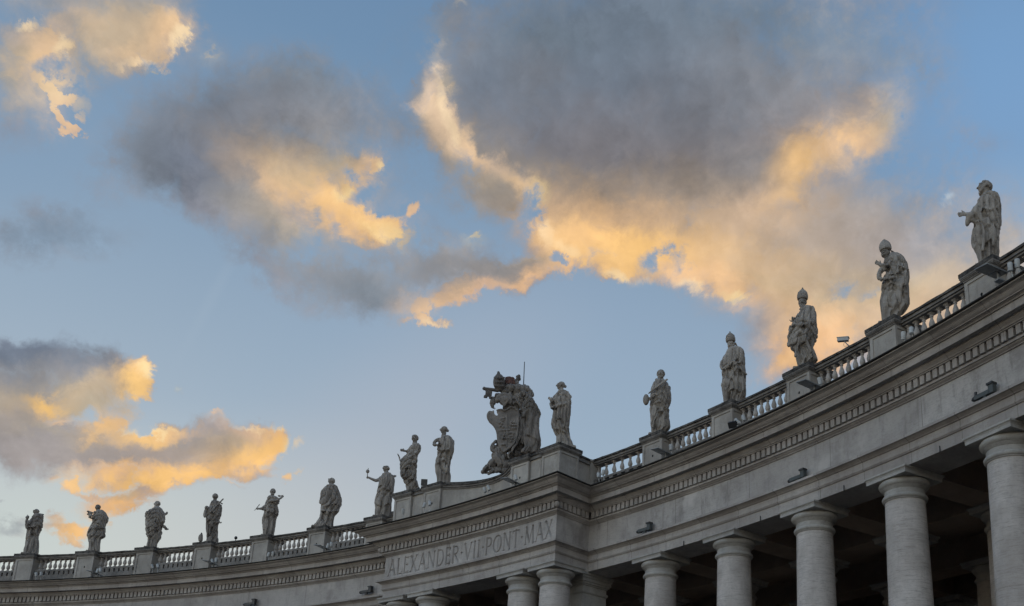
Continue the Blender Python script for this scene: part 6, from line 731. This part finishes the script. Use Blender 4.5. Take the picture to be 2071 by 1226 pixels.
# ------------------------------------------------------------------ coat of arms
AR={"loc":[0.115,66.1,18.928],"rz":0.8466,"parts":[["shield",[["b",[[0.371,3.142],[0.572,3.239],[0.716,3.152],[0.872,3.244],[1.001,3.41],[1.191,3.327],[1.412,3.197],[1.418,2.74],[1.427,2.236],[1.41,1.882],[1.292,1.521],[1.1,1.279],[0.818,1.019],[0.697,1.142],[0.573,1.304],[0.498,1.645],[0.512,1.946],[0.38,2.235],[0.232,2.421],[0.039,2.578],[-0.051,2.846],[0.066,3.02],[0.233,3.148],[0.283,2.931],[0.411,2.852],[0.449,2.998]],-0.62,-0.35],["t",[[0.372,3.132,-0.62,0.042],[0.573,3.215,-0.64,0.042],[0.715,3.129,-0.66,0.042],[0.872,3.216,-0.66,0.042],[1.001,3.382,-0.66,0.042],[1.2,3.319,-0.64,0.042],[1.413,3.196,-0.6,0.051],[1.419,2.749,-0.6,0.051],[1.428,2.244,-0.6,0.051],[1.41,1.891,-0.6,0.051],[1.292,1.529,-0.6,0.051],[1.1,1.287,-0.6,0.051],[0.818,1.027,-0.6,0.051]]],["t",[[0.067,3.041,-0.55,0.074],[-0.033,2.879,-0.55,0.074],[0.048,2.609,-0.55,0.065],[0.282,2.368,-0.58,0.051],[0.461,2.059,-0.58,0.047],[0.508,1.663,-0.58,0.042],[0.583,1.321,-0.58,0.042],[0.818,1.037,-0.6,0.047]]],["t",[[0.849,2.979,-0.64,0.023],[0.935,2.121,-0.66,0.023],[0.939,1.28,-0.64,0.023]]],["t",[[0.503,2.086,-0.62,0.023],[0.933,2.146,-0.66,0.023],[1.389,2.257,-0.62,0.023]]],["s",1.116,2.566,-0.66,0.051,0.056],["s",1.232,2.553,-0.66,0.051,0.056],["s",1.078,2.426,-0.66,0.051,0.056],["s",1.185,2.417,-0.66,0.051,0.056],["s",1.294,2.438,-0.66,0.051,0.056],["s",1.064,2.274,-0.66,0.051,0.056],["s",1.183,2.276,-0.66,0.051,0.056],["s",1.302,2.297,-0.66,0.051,0.056],["s",0.79,1.856,-0.66,0.051,0.056],["s",0.753,1.713,-0.66,0.051,0.056],["s",0.858,1.713,-0.66,0.051,0.056],["s",0.727,1.377,-0.66,0.051,0.056],["s",0.83,1.401,-0.66,0.051,0.056],["s",0.603,2.701,-0.64,0.056,0.047],["s",0.7,2.62,-0.64,0.056,0.047],["s",0.556,2.495,-0.64,0.056,0.047],["s",0.664,2.455,-0.64,0.056,0.047],["s",0.738,2.765,-0.64,0.056,0.047],["s",0.603,2.323,-0.64,0.056,0.047],["s",0.734,2.286,-0.64,0.056,0.047],["s",1.035,1.988,-0.64,0.056,0.047],["s",1.124,2.047,-0.64,0.056,0.047],["s",1.218,2.006,-0.64,0.056,0.047],["s",1.067,1.841,-0.64,0.056,0.047],["s",1.189,1.863,-0.64,0.056,0.047],["s",1.098,1.694,-0.64,0.056,0.047],["s",1.209,1.755,-0.64,0.056,0.047],["s",1.149,1.599,-0.64,0.056,0.047],["s",1.025,1.762,-0.64,0.056,0.047]]],["tiara",[["t",[[0.428,4.475,-0.3,0.205],[0.418,4.629,-0.3,0.252],[0.397,4.835,-0.3,0.252],[0.372,5.015,-0.3,0.214],[0.355,5.143,-0.3,0.14],[0.35,5.221,-0.3,0.056]]],["t",[[0.344,5.236,-0.3,0.074],[0.343,5.257,-0.3,0.074]]],["s",0.335,5.324,-0.3,0.065,0.042],["s",0.149,4.996,-0.29036415764057466,0.037,0.051],["s",0.166,4.923,-0.4195780589773022,0.037,0.051],["s",0.219,4.865,-0.5299132140845646,0.037,0.051],["s",0.299,4.831,-0.603950128020952,0.037,0.051],["s",0.394,4.826,-0.63,0.037,0.051],["s",0.49,4.852,-0.603950128020952,0.037,0.051],["s",0.57,4.903,-0.5299132140845646,0.037,0.051],["s",0.624,4.973,-0.4195780589773022,0.037,0.051],["s",0.642,5.05,-0.29036415764057466,0.037,0.051],["s",0.162,4.789,-0.29036415764057466,0.037,0.051],["s",0.178,4.717,-0.4195780589773022,0.037,0.051],["s",0.231,4.659,-0.5299132140845646,0.037,0.051],["s",0.311,4.625,-0.603950128020952,0.037,0.051],["s",0.406,4.621,-0.63,0.037,0.051],["s",0.502,4.646,-0.603950128020952,0.037,0.051],["s",0.583,4.697,-0.5299132140845646,0.037,0.051],["s",0.636,4.766,-0.4195780589773022,0.037,0.051],["s",0.654,4.842,-0.29036415764057466,0.037,0.051],["s",0.174,4.583,-0.29036415764057466,0.037,0.051],["s",0.191,4.511,-0.4195780589773022,0.037,0.051],["s",0.244,4.454,-0.5299132140845646,0.037,0.051],["s",0.324,4.42,-0.603950128020952,0.037,0.051],["s",0.419,4.416,-0.63,0.037,0.051],["s",0.514,4.441,-0.603950128020952,0.037,0.051],["s",0.595,4.491,-0.5299132140845646,0.037,0.051],["s",0.648,4.56,-0.4195780589773022,0.037,0.051],["s",0.666,4.635,-0.29036415764057466,0.037,0.051]]],["key",[["t",[[-0.318,4.283,-0.45,0.07],[-0.017,4.303,-0.4,0.07],[0.38,4.301,-0.35,0.079]]],["s",-0.297,4.327,-0.45,0.065,0.065],["b",[[-0.22,4.183],[0.104,4.181],[0.082,3.778],[-0.033,3.777],[-0.04,3.894],[-0.105,3.902],[-0.117,3.799],[-0.297,3.8],[-0.282,3.92],[-0.219,3.952]],-0.5,-0.4],["t",[[0.759,4.714,-0.2,0.074],[1.083,4.901,-0.1,0.084],[1.302,5.13,0,0.093],[1.346,5.372,0,0.074]]],["s",1.278,5.312,0,0.093,0.074],["s",1.38,5.191,0,0.074,0.093]]],["drum",[["r",[[4.748,0.681,1.211],[4.956,0.669,1.186],[5.176,0.666,1.155]],0.0,0.22]]],["shell",[["t",[[0.367,3.655,-0.5,0.102],[0.401,3.863,-0.5,0.112],[0.599,4.038,-0.5,0.112],[0.832,4.037,-0.5,0.102],[0.981,3.872,-0.5,0.102],[0.972,3.615,-0.5,0.074]]],["s",0.711,3.778,-0.42,0.28,0.27],["t",[[0.704,3.411,-0.55,0.033],[0.444,3.719,-0.62,0.051]]],["t",[[0.704,3.411,-0.55,0.033],[0.513,3.809,-0.62,0.051]]],["t",[[0.704,3.411,-0.55,0.033],[0.615,3.865,-0.62,0.051]]],["t",[[0.704,3.411,-0.55,0.033],[0.732,3.877,-0.62,0.051]]],["t",[[0.704,3.411,-0.55,0.033],[0.84,3.843,-0.62,0.051]]],["t",[[0.704,3.411,-0.55,0.033],[0.919,3.768,-0.62,0.051]]]]],["scroll",[["t",[[0.149,3.906,-0.35,0.084],[0.095,3.644,-0.35,0.102],[0.157,3.394,-0.35,0.084],[0.276,3.307,-0.4,0.047]]],["s",0.207,3.707,-0.35,0.121,0.21],["t",[[0.815,4.563,-0.2,0.186],[1.098,4.541,-0.2,0.224],[1.381,4.52,-0.2,0.233],[1.665,4.623,-0.1,0.196],[1.961,4.518,0,0.158],[2.018,4.341,0,0.121]]],["t",[[1.806,4.214,-0.45,0.047],[1.787,4.125,-0.45,0.047],[1.743,4.051,-0.45,0.047],[1.682,4.001,-0.45,0.047],[1.612,3.978,-0.45,0.047],[1.544,3.983,-0.45,0.047],[1.485,4.014,-0.45,0.047],[1.444,4.064,-0.45,0.047],[1.422,4.124,-0.45,0.047],[1.422,4.186,-0.45,0.047],[1.441,4.241,-0.45,0.047],[1.474,4.283,-0.45,0.047],[1.515,4.308,-0.45,0.047],[1.558,4.314,-0.45,0.047],[1.597,4.303,-0.45,0.047],[1.626,4.28,-0.45,0.047],[1.643,4.248,-0.45,0.047],[1.648,4.215,-0.45,0.047],[1.641,4.185,-0.45,0.047],[1.626,4.163,-0.45,0.047],[1.608,4.151,-0.45,0.047],[1.589,4.149,-0.45,0.047]]],["s",1.578,4.26,-0.3,0.224,0.205],["s",0.892,4.076,-0.15,0.28,0.326],["s",1.315,4.068,-0.15,0.28,0.28],["t",[[1.524,2.927,-0.45,0.074],[1.573,2.411,-0.48,0.074],[1.548,1.996,-0.5,0.07],[1.391,1.459,-0.55,0.065],[1.136,1.074,-0.58,0.061],[1.012,0.84,-0.58,0.056],[1.11,0.735,-0.58,0.047]]],["t",[[1.632,3.186,-0.35,0.093],[1.722,2.379,-0.35,0.084],[1.667,1.667,-0.35,0.084]]],["s",0.331,1.296,-0.4,0.14,0.177],["t",[[0.47,1.634,-0.4,0.093],[0.362,1.515,-0.42,0.074],[0.212,1.339,-0.45,0.061],[0.249,1.119,-0.45,0.065],[0.412,1.06,-0.45,0.065]]],["t",[[0.562,1.243,-0.4,0.14],[0.586,0.847,-0.4,0.168],[0.717,0.562,-0.4,0.186],[0.868,0.348,-0.35,0.186]]],["t",[[0.6,0.997,-0.4,0.14],[0.394,0.632,-0.4,0.14],[0.184,0.386,-0.35,0.13],[-0.007,0.191,-0.3,0.102],[-0.065,0.038,-0.3,0.065]]],["t",[[0.21,-0.011,-0.3,0.093],[0.469,0.146,-0.4,0.102],[0.786,0.13,-0.45,0.093],[1.147,0.23,-0.4,0.074]]],["t",[[0.911,1.106,-0.45,0.074],[0.817,0.73,-0.5,0.084],[0.767,0.429,-0.5,0.102]]],["s",0.505,1.019,-0.45,0.065,0.061],["s",0.602,0.928,-0.45,0.065,0.061],["s",0.388,0.711,-0.45,0.065,0.061],["s",0.284,0.553,-0.45,0.065,0.061],["s",0.49,0.522,-0.45,0.065,0.061],["s",0.141,0.294,-0.45,0.065,0.061],["s",0.238,0.204,-0.45,0.065,0.061],["s",0.035,0.186,-0.45,0.065,0.061],["s",0.615,0.336,-0.45,0.065,0.061],["s",0.734,0.248,-0.45,0.065,0.061],["s",0.861,0.407,-0.45,0.065,0.061],["s",0.62,0.633,-0.45,0.065,0.061],["s",1.028,3.081,-0.45,0.065,0.061],["s",1.164,3.145,-0.45,0.065,0.061],["s",1.351,3.113,-0.45,0.065,0.061],["s",1.433,3.326,-0.45,0.065,0.061],["s",1.58,3.187,-0.45,0.065,0.061],["s",1.313,2.957,-0.45,0.065,0.061],["s",1.155,3.298,-0.45,0.065,0.061]]],["backing",[["t",[[1.571,1.406,0.15,0.326],[1.267,1.834,0.15,0.35],[1.046,2.403,0.1,0.35],[0.959,3.111,0.1,0.35],[1.058,3.844,0.1,0.326],[1.127,4.245,0.05,0.28]]],["t",[[1.21,1.062,0.0,0.186],[0.947,0.749,-0.1,0.205],[0.594,0.518,-0.1,0.186]]]]],["carved_foliage",[["s",0.941,4.986,0.0,0.28,0.21],["s",0.612,4.461,-0.15,0.28,0.186],["s",1.182,4.907,0.0,0.233,0.233],["s",1.663,4.725,-0.05,0.256,0.186],["s",1.917,4.385,-0.05,0.186,0.186],["s",1.418,3.849,-0.2,0.28,0.326],["s",1.005,3.703,-0.2,0.28,0.28],["s",1.78,4.244,-0.1,0.28,0.28],["s",1.181,3.148,-0.1,0.373,0.653],["s",0.937,1.68,-0.15,0.326,0.513],["s",1.002,4.583,-0.2,0.28,0.233],["s",0.733,4.323,-0.25,0.233,0.186],["s",1.376,4.623,-0.2,0.233,0.21],["s",0.377,4.051,-0.2,0.186,0.21],["s",1.481,2.747,-0.15,0.233,0.56],["s",1.617,1.946,-0.15,0.21,0.466],["s",0.525,0.782,-0.3,0.233,0.233],["s",0.317,0.466,-0.3,0.21,0.177],["s",0.103,0.269,-0.25,0.186,0.14],["s",0.861,0.515,-0.3,0.28,0.28],["s",0.651,0.199,-0.3,0.42,0.158],["s",-0.02,0.08,-0.2,0.186,0.116],["s",1.226,0.566,-0.25,0.233,0.186],["s",0.879,0.943,-0.35,0.186,0.186],["s",1.383,1.189,-0.1,0.28,0.21],["s",0.525,1.135,-0.35,0.196,0.21],["s",0.425,0.902,-0.35,0.186,0.186],["s",0.546,1.582,-0.3,0.121,0.28],["s",0.354,1.339,-0.3,0.13,0.158],["s",0.737,1.03,-0.35,0.233,0.233]]],["cloak",[["r",[[1.208,1.712,2.594],[1.513,1.742,2.617],[1.821,1.782,2.593],[2.326,1.746,2.484],[2.836,1.728,2.459],[3.188,1.653,2.46],[3.364,1.456,2.535],[3.587,1.514,2.43],[3.857,1.617,2.252],[4.121,1.66,2.037],[4.233,1.739,1.927]],-0.1,0.42],["t",[[1.139,3.626,-0.4,0.065],[1.268,3.781,-0.45,0.084],[1.436,3.685,-0.45,0.074],[1.619,3.358,-0.42,0.084],[1.718,3.275,-0.4,0.074]]],["t",[[1.782,4.019,-0.25,0.112],[1.847,3.493,-0.4,0.102],[1.632,3.017,-0.5,0.084]]],["t",[[1.918,2.966,-0.45,0.093],[2.203,2.905,-0.42,0.093],[2.313,2.627,-0.38,0.074]]],["t",[[1.75,2.665,-0.4,0.065],[1.769,1.849,-0.42,0.065],[1.922,1.169,-0.4,0.065]]],["t",[[2.069,2.79,-0.42,0.056],[2.067,1.865,-0.45,0.056],[2.148,1.231,-0.42,0.065]]],["t",[[2.297,3.216,-0.2,0.065],[2.404,2.0,-0.2,0.065],[2.392,1.292,-0.2,0.065]]],["t",[[1.998,1.476,-0.4,0.14],[1.733,1.181,-0.45,0.112]]]]]],"rod":[[1.592,6.382],[1.618,4.901]]}
root=empty('coat_of_arms',AR['loc'],AR['rz']); tag(root,'carved papal coat of arms with shield, keys, tiara and draped cloak on the attic','coat of arms')
rnd=random.Random(77)
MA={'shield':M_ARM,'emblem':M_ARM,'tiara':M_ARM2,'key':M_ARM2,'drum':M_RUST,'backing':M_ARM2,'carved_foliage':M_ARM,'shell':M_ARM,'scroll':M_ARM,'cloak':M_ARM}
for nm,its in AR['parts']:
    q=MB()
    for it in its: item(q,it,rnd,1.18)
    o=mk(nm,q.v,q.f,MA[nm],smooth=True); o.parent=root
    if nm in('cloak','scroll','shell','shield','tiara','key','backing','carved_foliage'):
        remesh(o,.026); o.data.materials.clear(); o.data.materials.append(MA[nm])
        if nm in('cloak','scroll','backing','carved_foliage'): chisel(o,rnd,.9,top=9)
q=MB(); (ax0,az0),(ax1,az1)=AR['rod']; q.tube([(ax0,.45,az0,.02),(ax1,.45,az1-.3,.03)],8,0); o=q.build('lightning_rod',M_BLK,loc=AR['loc'],rz=AR['rz']); tag(o,'thin lightning rod rising behind the coat of arms','lightning rod')
# ------------------------------------------------------------------ fixtures
FX={"flood":[[0.4091,66.708,17.767],[0.2889,66.708,17.424],[0.1667,66.708,17.408],[0.0551,64.7,17.417],[-0.1778,66.658,17.291],[-0.2994,66.658,17.281],[-0.4217,66.658,17.223]],"box":[[0.2291,66.658,17.253]],"spot":[[0.4148,67.058,17.801],[0.4161,67.258,17.931],[0.3513,66.958,17.559],[0.3551,67.058,17.649],[0.2929,66.958,17.53],[0.2277,66.958,17.495],[0.2302,67.158,17.639],[0.171,66.958,17.591],[0.1038,66.958,17.547],[0.1068,67.058,17.663],[0.0243,64.9,17.505],[0.0283,64.9,17.542],[0.0563,64.9,17.62],[-0.0398,64.9,17.599],[-0.0341,64.9,17.626],[-0.0627,64.9,17.571],[-0.1767,66.958,17.449],[-0.1747,67.058,17.543],[-0.2411,66.958,17.448],[-0.2378,67.058,17.509],[-0.3659,66.958,17.474],[-0.3616,67.058,17.511],[-0.3035,67.058,17.503],[-0.2993,67.058,17.538],[-0.4247,67.058,17.464],[-0.4218,67.058,17.514],[-0.4859,66.958,17.394],[-0.481,66.958,17.414]],"cam":[[0.3914,67.308,14.537],[0.2687,67.308,14.508],[0.1425,67.308,14.584],[-0.1353,67.308,14.689],[-0.2598,67.308,14.834]],"rodpins":[[0.3616,67.498,13.565],[0.2992,67.498,13.53],[0.2374,67.498,13.5],[0.1746,67.498,13.582]],"railcam":[0.2973,67.908,19.305],"attbox":[-0.0579,65.8,19.284],"farcam":[-0.2937,67.908,19.088]}
fl_lab=['flat grey floodlight panel below the rightmost statue with outstretched hand','flat grey floodlight panel below the forward-facing pope in a tiara','flat grey floodlight panel below the saint with a palm branch','flat grey floodlight panel in front of the attic below the coat of arms','flat grey floodlight panel below the saint gazing up at the sky','flat grey floodlight panel below the saint with the cross and child','flat grey floodlight panel below the cleric carrying flowers']
fb=MB(); fb.box(-.29,.29,-.38,.06,-.014,.014); fb.box(-.29,.29,.068,.38,-.014,.014)
gb=MB(); gb.box(-.265,.265,-.355,.04,-.02,-.0145); gb.box(-.265,.265,.085,.355,-.02,-.0145)
kb=MB(); kb.box(.05,.11,.15,.21,-.30,-.03); kb.box(0,.2,.06,.3,-.34,-.30)
pr=[None]
for lab,(th,rad,z) in zip(fl_lab,FX['flood']):
    q=PT(th,rad,z); rt=empty('floodlight',q,-th); tag(rt,lab,'floodlight','floodlights on the cornice')
    if pr[0] is None: a=[fb.build('lamp_panel',M_GRY),gb.build('lamp_glass',M_GLS),kb.build('bracket',M_GRY)]; pr[0]=a
    else:
        a=[x_.copy() for x_ in pr[0]]
        for x_ in a: COL.objects.link(x_)
    for x_ in a[:2]: x_.parent=rt; x_.rotation_euler=(math.radians(-8),math.radians(12),math.radians(-8))
    a[2].parent=rt
b_=FX['box'][0]; q=PT(b_[0],b_[1],b_[2]); rt=empty('small_floodlight',q,-b_[0]); tag(rt,'small black square floodlight below the pope gathering his sleeve','floodlight')
mb=MB(); mb.box(-.15,.15,-.10,.10,-.12,.12); o=mb.build('lamp_housing',M_BLK); o.parent=rt; o.rotation_euler=(math.radians(35),0,.4)
mb=MB(); mb.box(-.04,.2,.08,.14,-.30,-.05); mb.tube([(.2,.05,.1,.05),(.32,.1,-.02,.05)],8,0); o=mb.build('bracket',M_WHT); o.parent=rt
sb=MB(); sb.lathe([(.045,-.13),(.07,-.12),(.075,.11),(.06,.13)],14); sk=MB(); sk.tube([(0,.03,-.12,.018),(0,.06,-.28,.018),(0,.06,-.42,.03)],8,0)
def near(th):
    s=(th-THR)/DTH
    nm=[(4,'rightmost saint'),(3,'bowing bishop'),(2,'forward-facing pope'),(1,'pope looking down'),(0,'saint with a palm branch'),(-.8,'corner pilaster'),(-1.6,'woman right of the arms'),(-2.29,'coat of arms'),(-2.9,'woman left of the arms'),(-3.5,'attic youth with a bow'),(-5.569,'saint looking up'),(-6.569,'saint with a quill'),(-7.569,'saint with a cross'),(-8.569,'saint in a chasuble'),(-9.569,'cleric with flowers'),(-10.569,'monk with a child')]
    return min(nm,key=lambda t:abs(t[0]-s+.2))[1]
pr=[None]; rnd=random.Random(5); cnt={}; prev=None
for th,rad,z in FX['spot']:
    q=PT(th,rad,z); rt=empty('spotlight',q,-th); nmn=near(th); cnt[nmn]=cnt.get(nmn,0)+1
    tag(rt,'%swhite cylindrical spotlight below the %s'%(['small ','second small ','third small ','fourth small '][min(cnt[nmn]-1,3)],nmn),'spotlight','spotlights along the cornice')
    if pr[0] is None: a=[sb.build('lamp_housing',M_WHT,auto=40),sk.build('bracket',M_WHT)]; pr[0]=a
    else:
        a=[x_.copy() for x_ in pr[0]]
        for x_ in a: COL.objects.link(x_)
    a[0].parent=rt; a[0].rotation_euler=(rnd.uniform(-.2,.3),rnd.uniform(-.5,.3),0); a[1].parent=rt
cl=['green-grey projector with a small clamp on the frieze ledge, nearest the right edge','green-grey projector on the frieze ledge above the third column from the right','green-grey projector on the frieze ledge just right of the portico','dark projector on the frieze ledge just left of the portico','dark projector cut by the bottom edge of the photo at the left']
for i,(lab,(th,rad,z)) in enumerate(zip(cl,FX['cam'])):
    q=PT(th,rad,z); rt=empty('projector',q,-th); rt.scale=(.82,.82,.82); tag(rt,lab,'projector','projectors on the frieze ledge')
    mm=M_GRN if i<3 else M_BLK
    # body points left along the ledge, with its mounting box behind at the right
    mb=MB(); mb.box(-.40,.26,-.075,.075,-.10,.06); o=mb.build('projector_body',mm,auto=40); o.parent=rt
    mb=MB(); mb.box(.24,.46,-.06,.14,-.10,.22); mb.box(-.02,.12,-.04,.06,-.22,-.06); o=mb.build('mounting_box',mm if i<3 else M_BLK); o.parent=rt
    mb=MB(); mb.tube([(-.50,-.0,-.03,.085),(-.42,-.0,-.03,.095)],12,0); o=mb.build('lens_hood',M_BLK); o.parent=rt
    mb=MB(); mb.box(.20,.48,-.10,.16,.2205,.30); o=mb.build('junction_cover',M_BLK); o.parent=rt
    if i==0: mb=MB(); mb.tube([(-.36,-.03,.02,.05),(-.34,-.03,.16,.05)],10,0); mb.ell((-.34,-.03,.17),(.06,.05,.05)); o=mb.build('clamp',M_BLK); o.parent=rt
for i,(th,rad,z) in enumerate(FX['rodpins']):
    q=PT(th,rad,0); mb=MB(); mb.box(-.012,.012,-.02,.01,13.46,13.66); o=mb.build('iron_pin',M_BLK,loc=q,rz=-th); o.parent=col_root; o.location=(q[0]-CR.x,q[1]-CR.y,0)
th,rad,z=FX['railcam']; q=PT(th,rad,z); rt=empty('security_camera',q,-th); rt.scale=(.8,.8,.9); tag(rt,'white bullet security camera on the rail between forward-facing pope and bowing bishop','security camera')
mb=MB(); mb.box(-.27,.22,-.09,.09,-.05,.09); mb.box(-.30,.25,-.105,.105,.0905,.115); o=mb.build('camera_housing',M_WHT); o.parent=rt; o.rotation_euler=(0,.12,.5)
mb=MB(); mb.tube([(.05,0,-.05,.022),(.16,.02,-.22,.022),(.30,.02,-.36,.03)],8,0); o=mb.build('bracket',M_GRY); o.parent=rt
mb=MB(); mb.tube([(.12,0,-.05,.008),(-.02,0,-.18,.008),(.04,0,-.30,.008),(.22,0,-.33,.008)],6,2); o=mb.build('cable',M_BLK); o.parent=rt
th,rad,z=FX['attbox']; q=PT(th,rad,z); rt=empty('small_floodlight',q,-th); tag(rt,'small black square lamp on the attic between two statues','floodlight')
mb=MB(); mb.box(-.15,.15,-.06,.06,-.16,.16); o=mb.build('lamp_housing',M_BLK); o.parent=rt; o.rotation_euler=(.1,0,.7)
mb=MB(); mb.tube([(0,.02,-.15,.02),(0,.02,-.34,.03)],8,0); o=mb.build('bracket',M_GRY); o.parent=rt
th,rad,z=FX['farcam']; q=PT(th,rad,z); rt=empty('dome_camera',q,-th); tag(rt,'tiny round camera on a post, on the rail left of the quill saint','security camera')
mb=MB(); mb.ell((0,0,0),(.09,.09,.10)); o=mb.build('camera_dome',M_BLK,smooth=True); o.parent=rt
mb=MB(); mb.tube([(0,0,-.08,.02),(0,0,-.30,.03)],8,0); o=mb.build('post',M_BLK); o.parent=rt
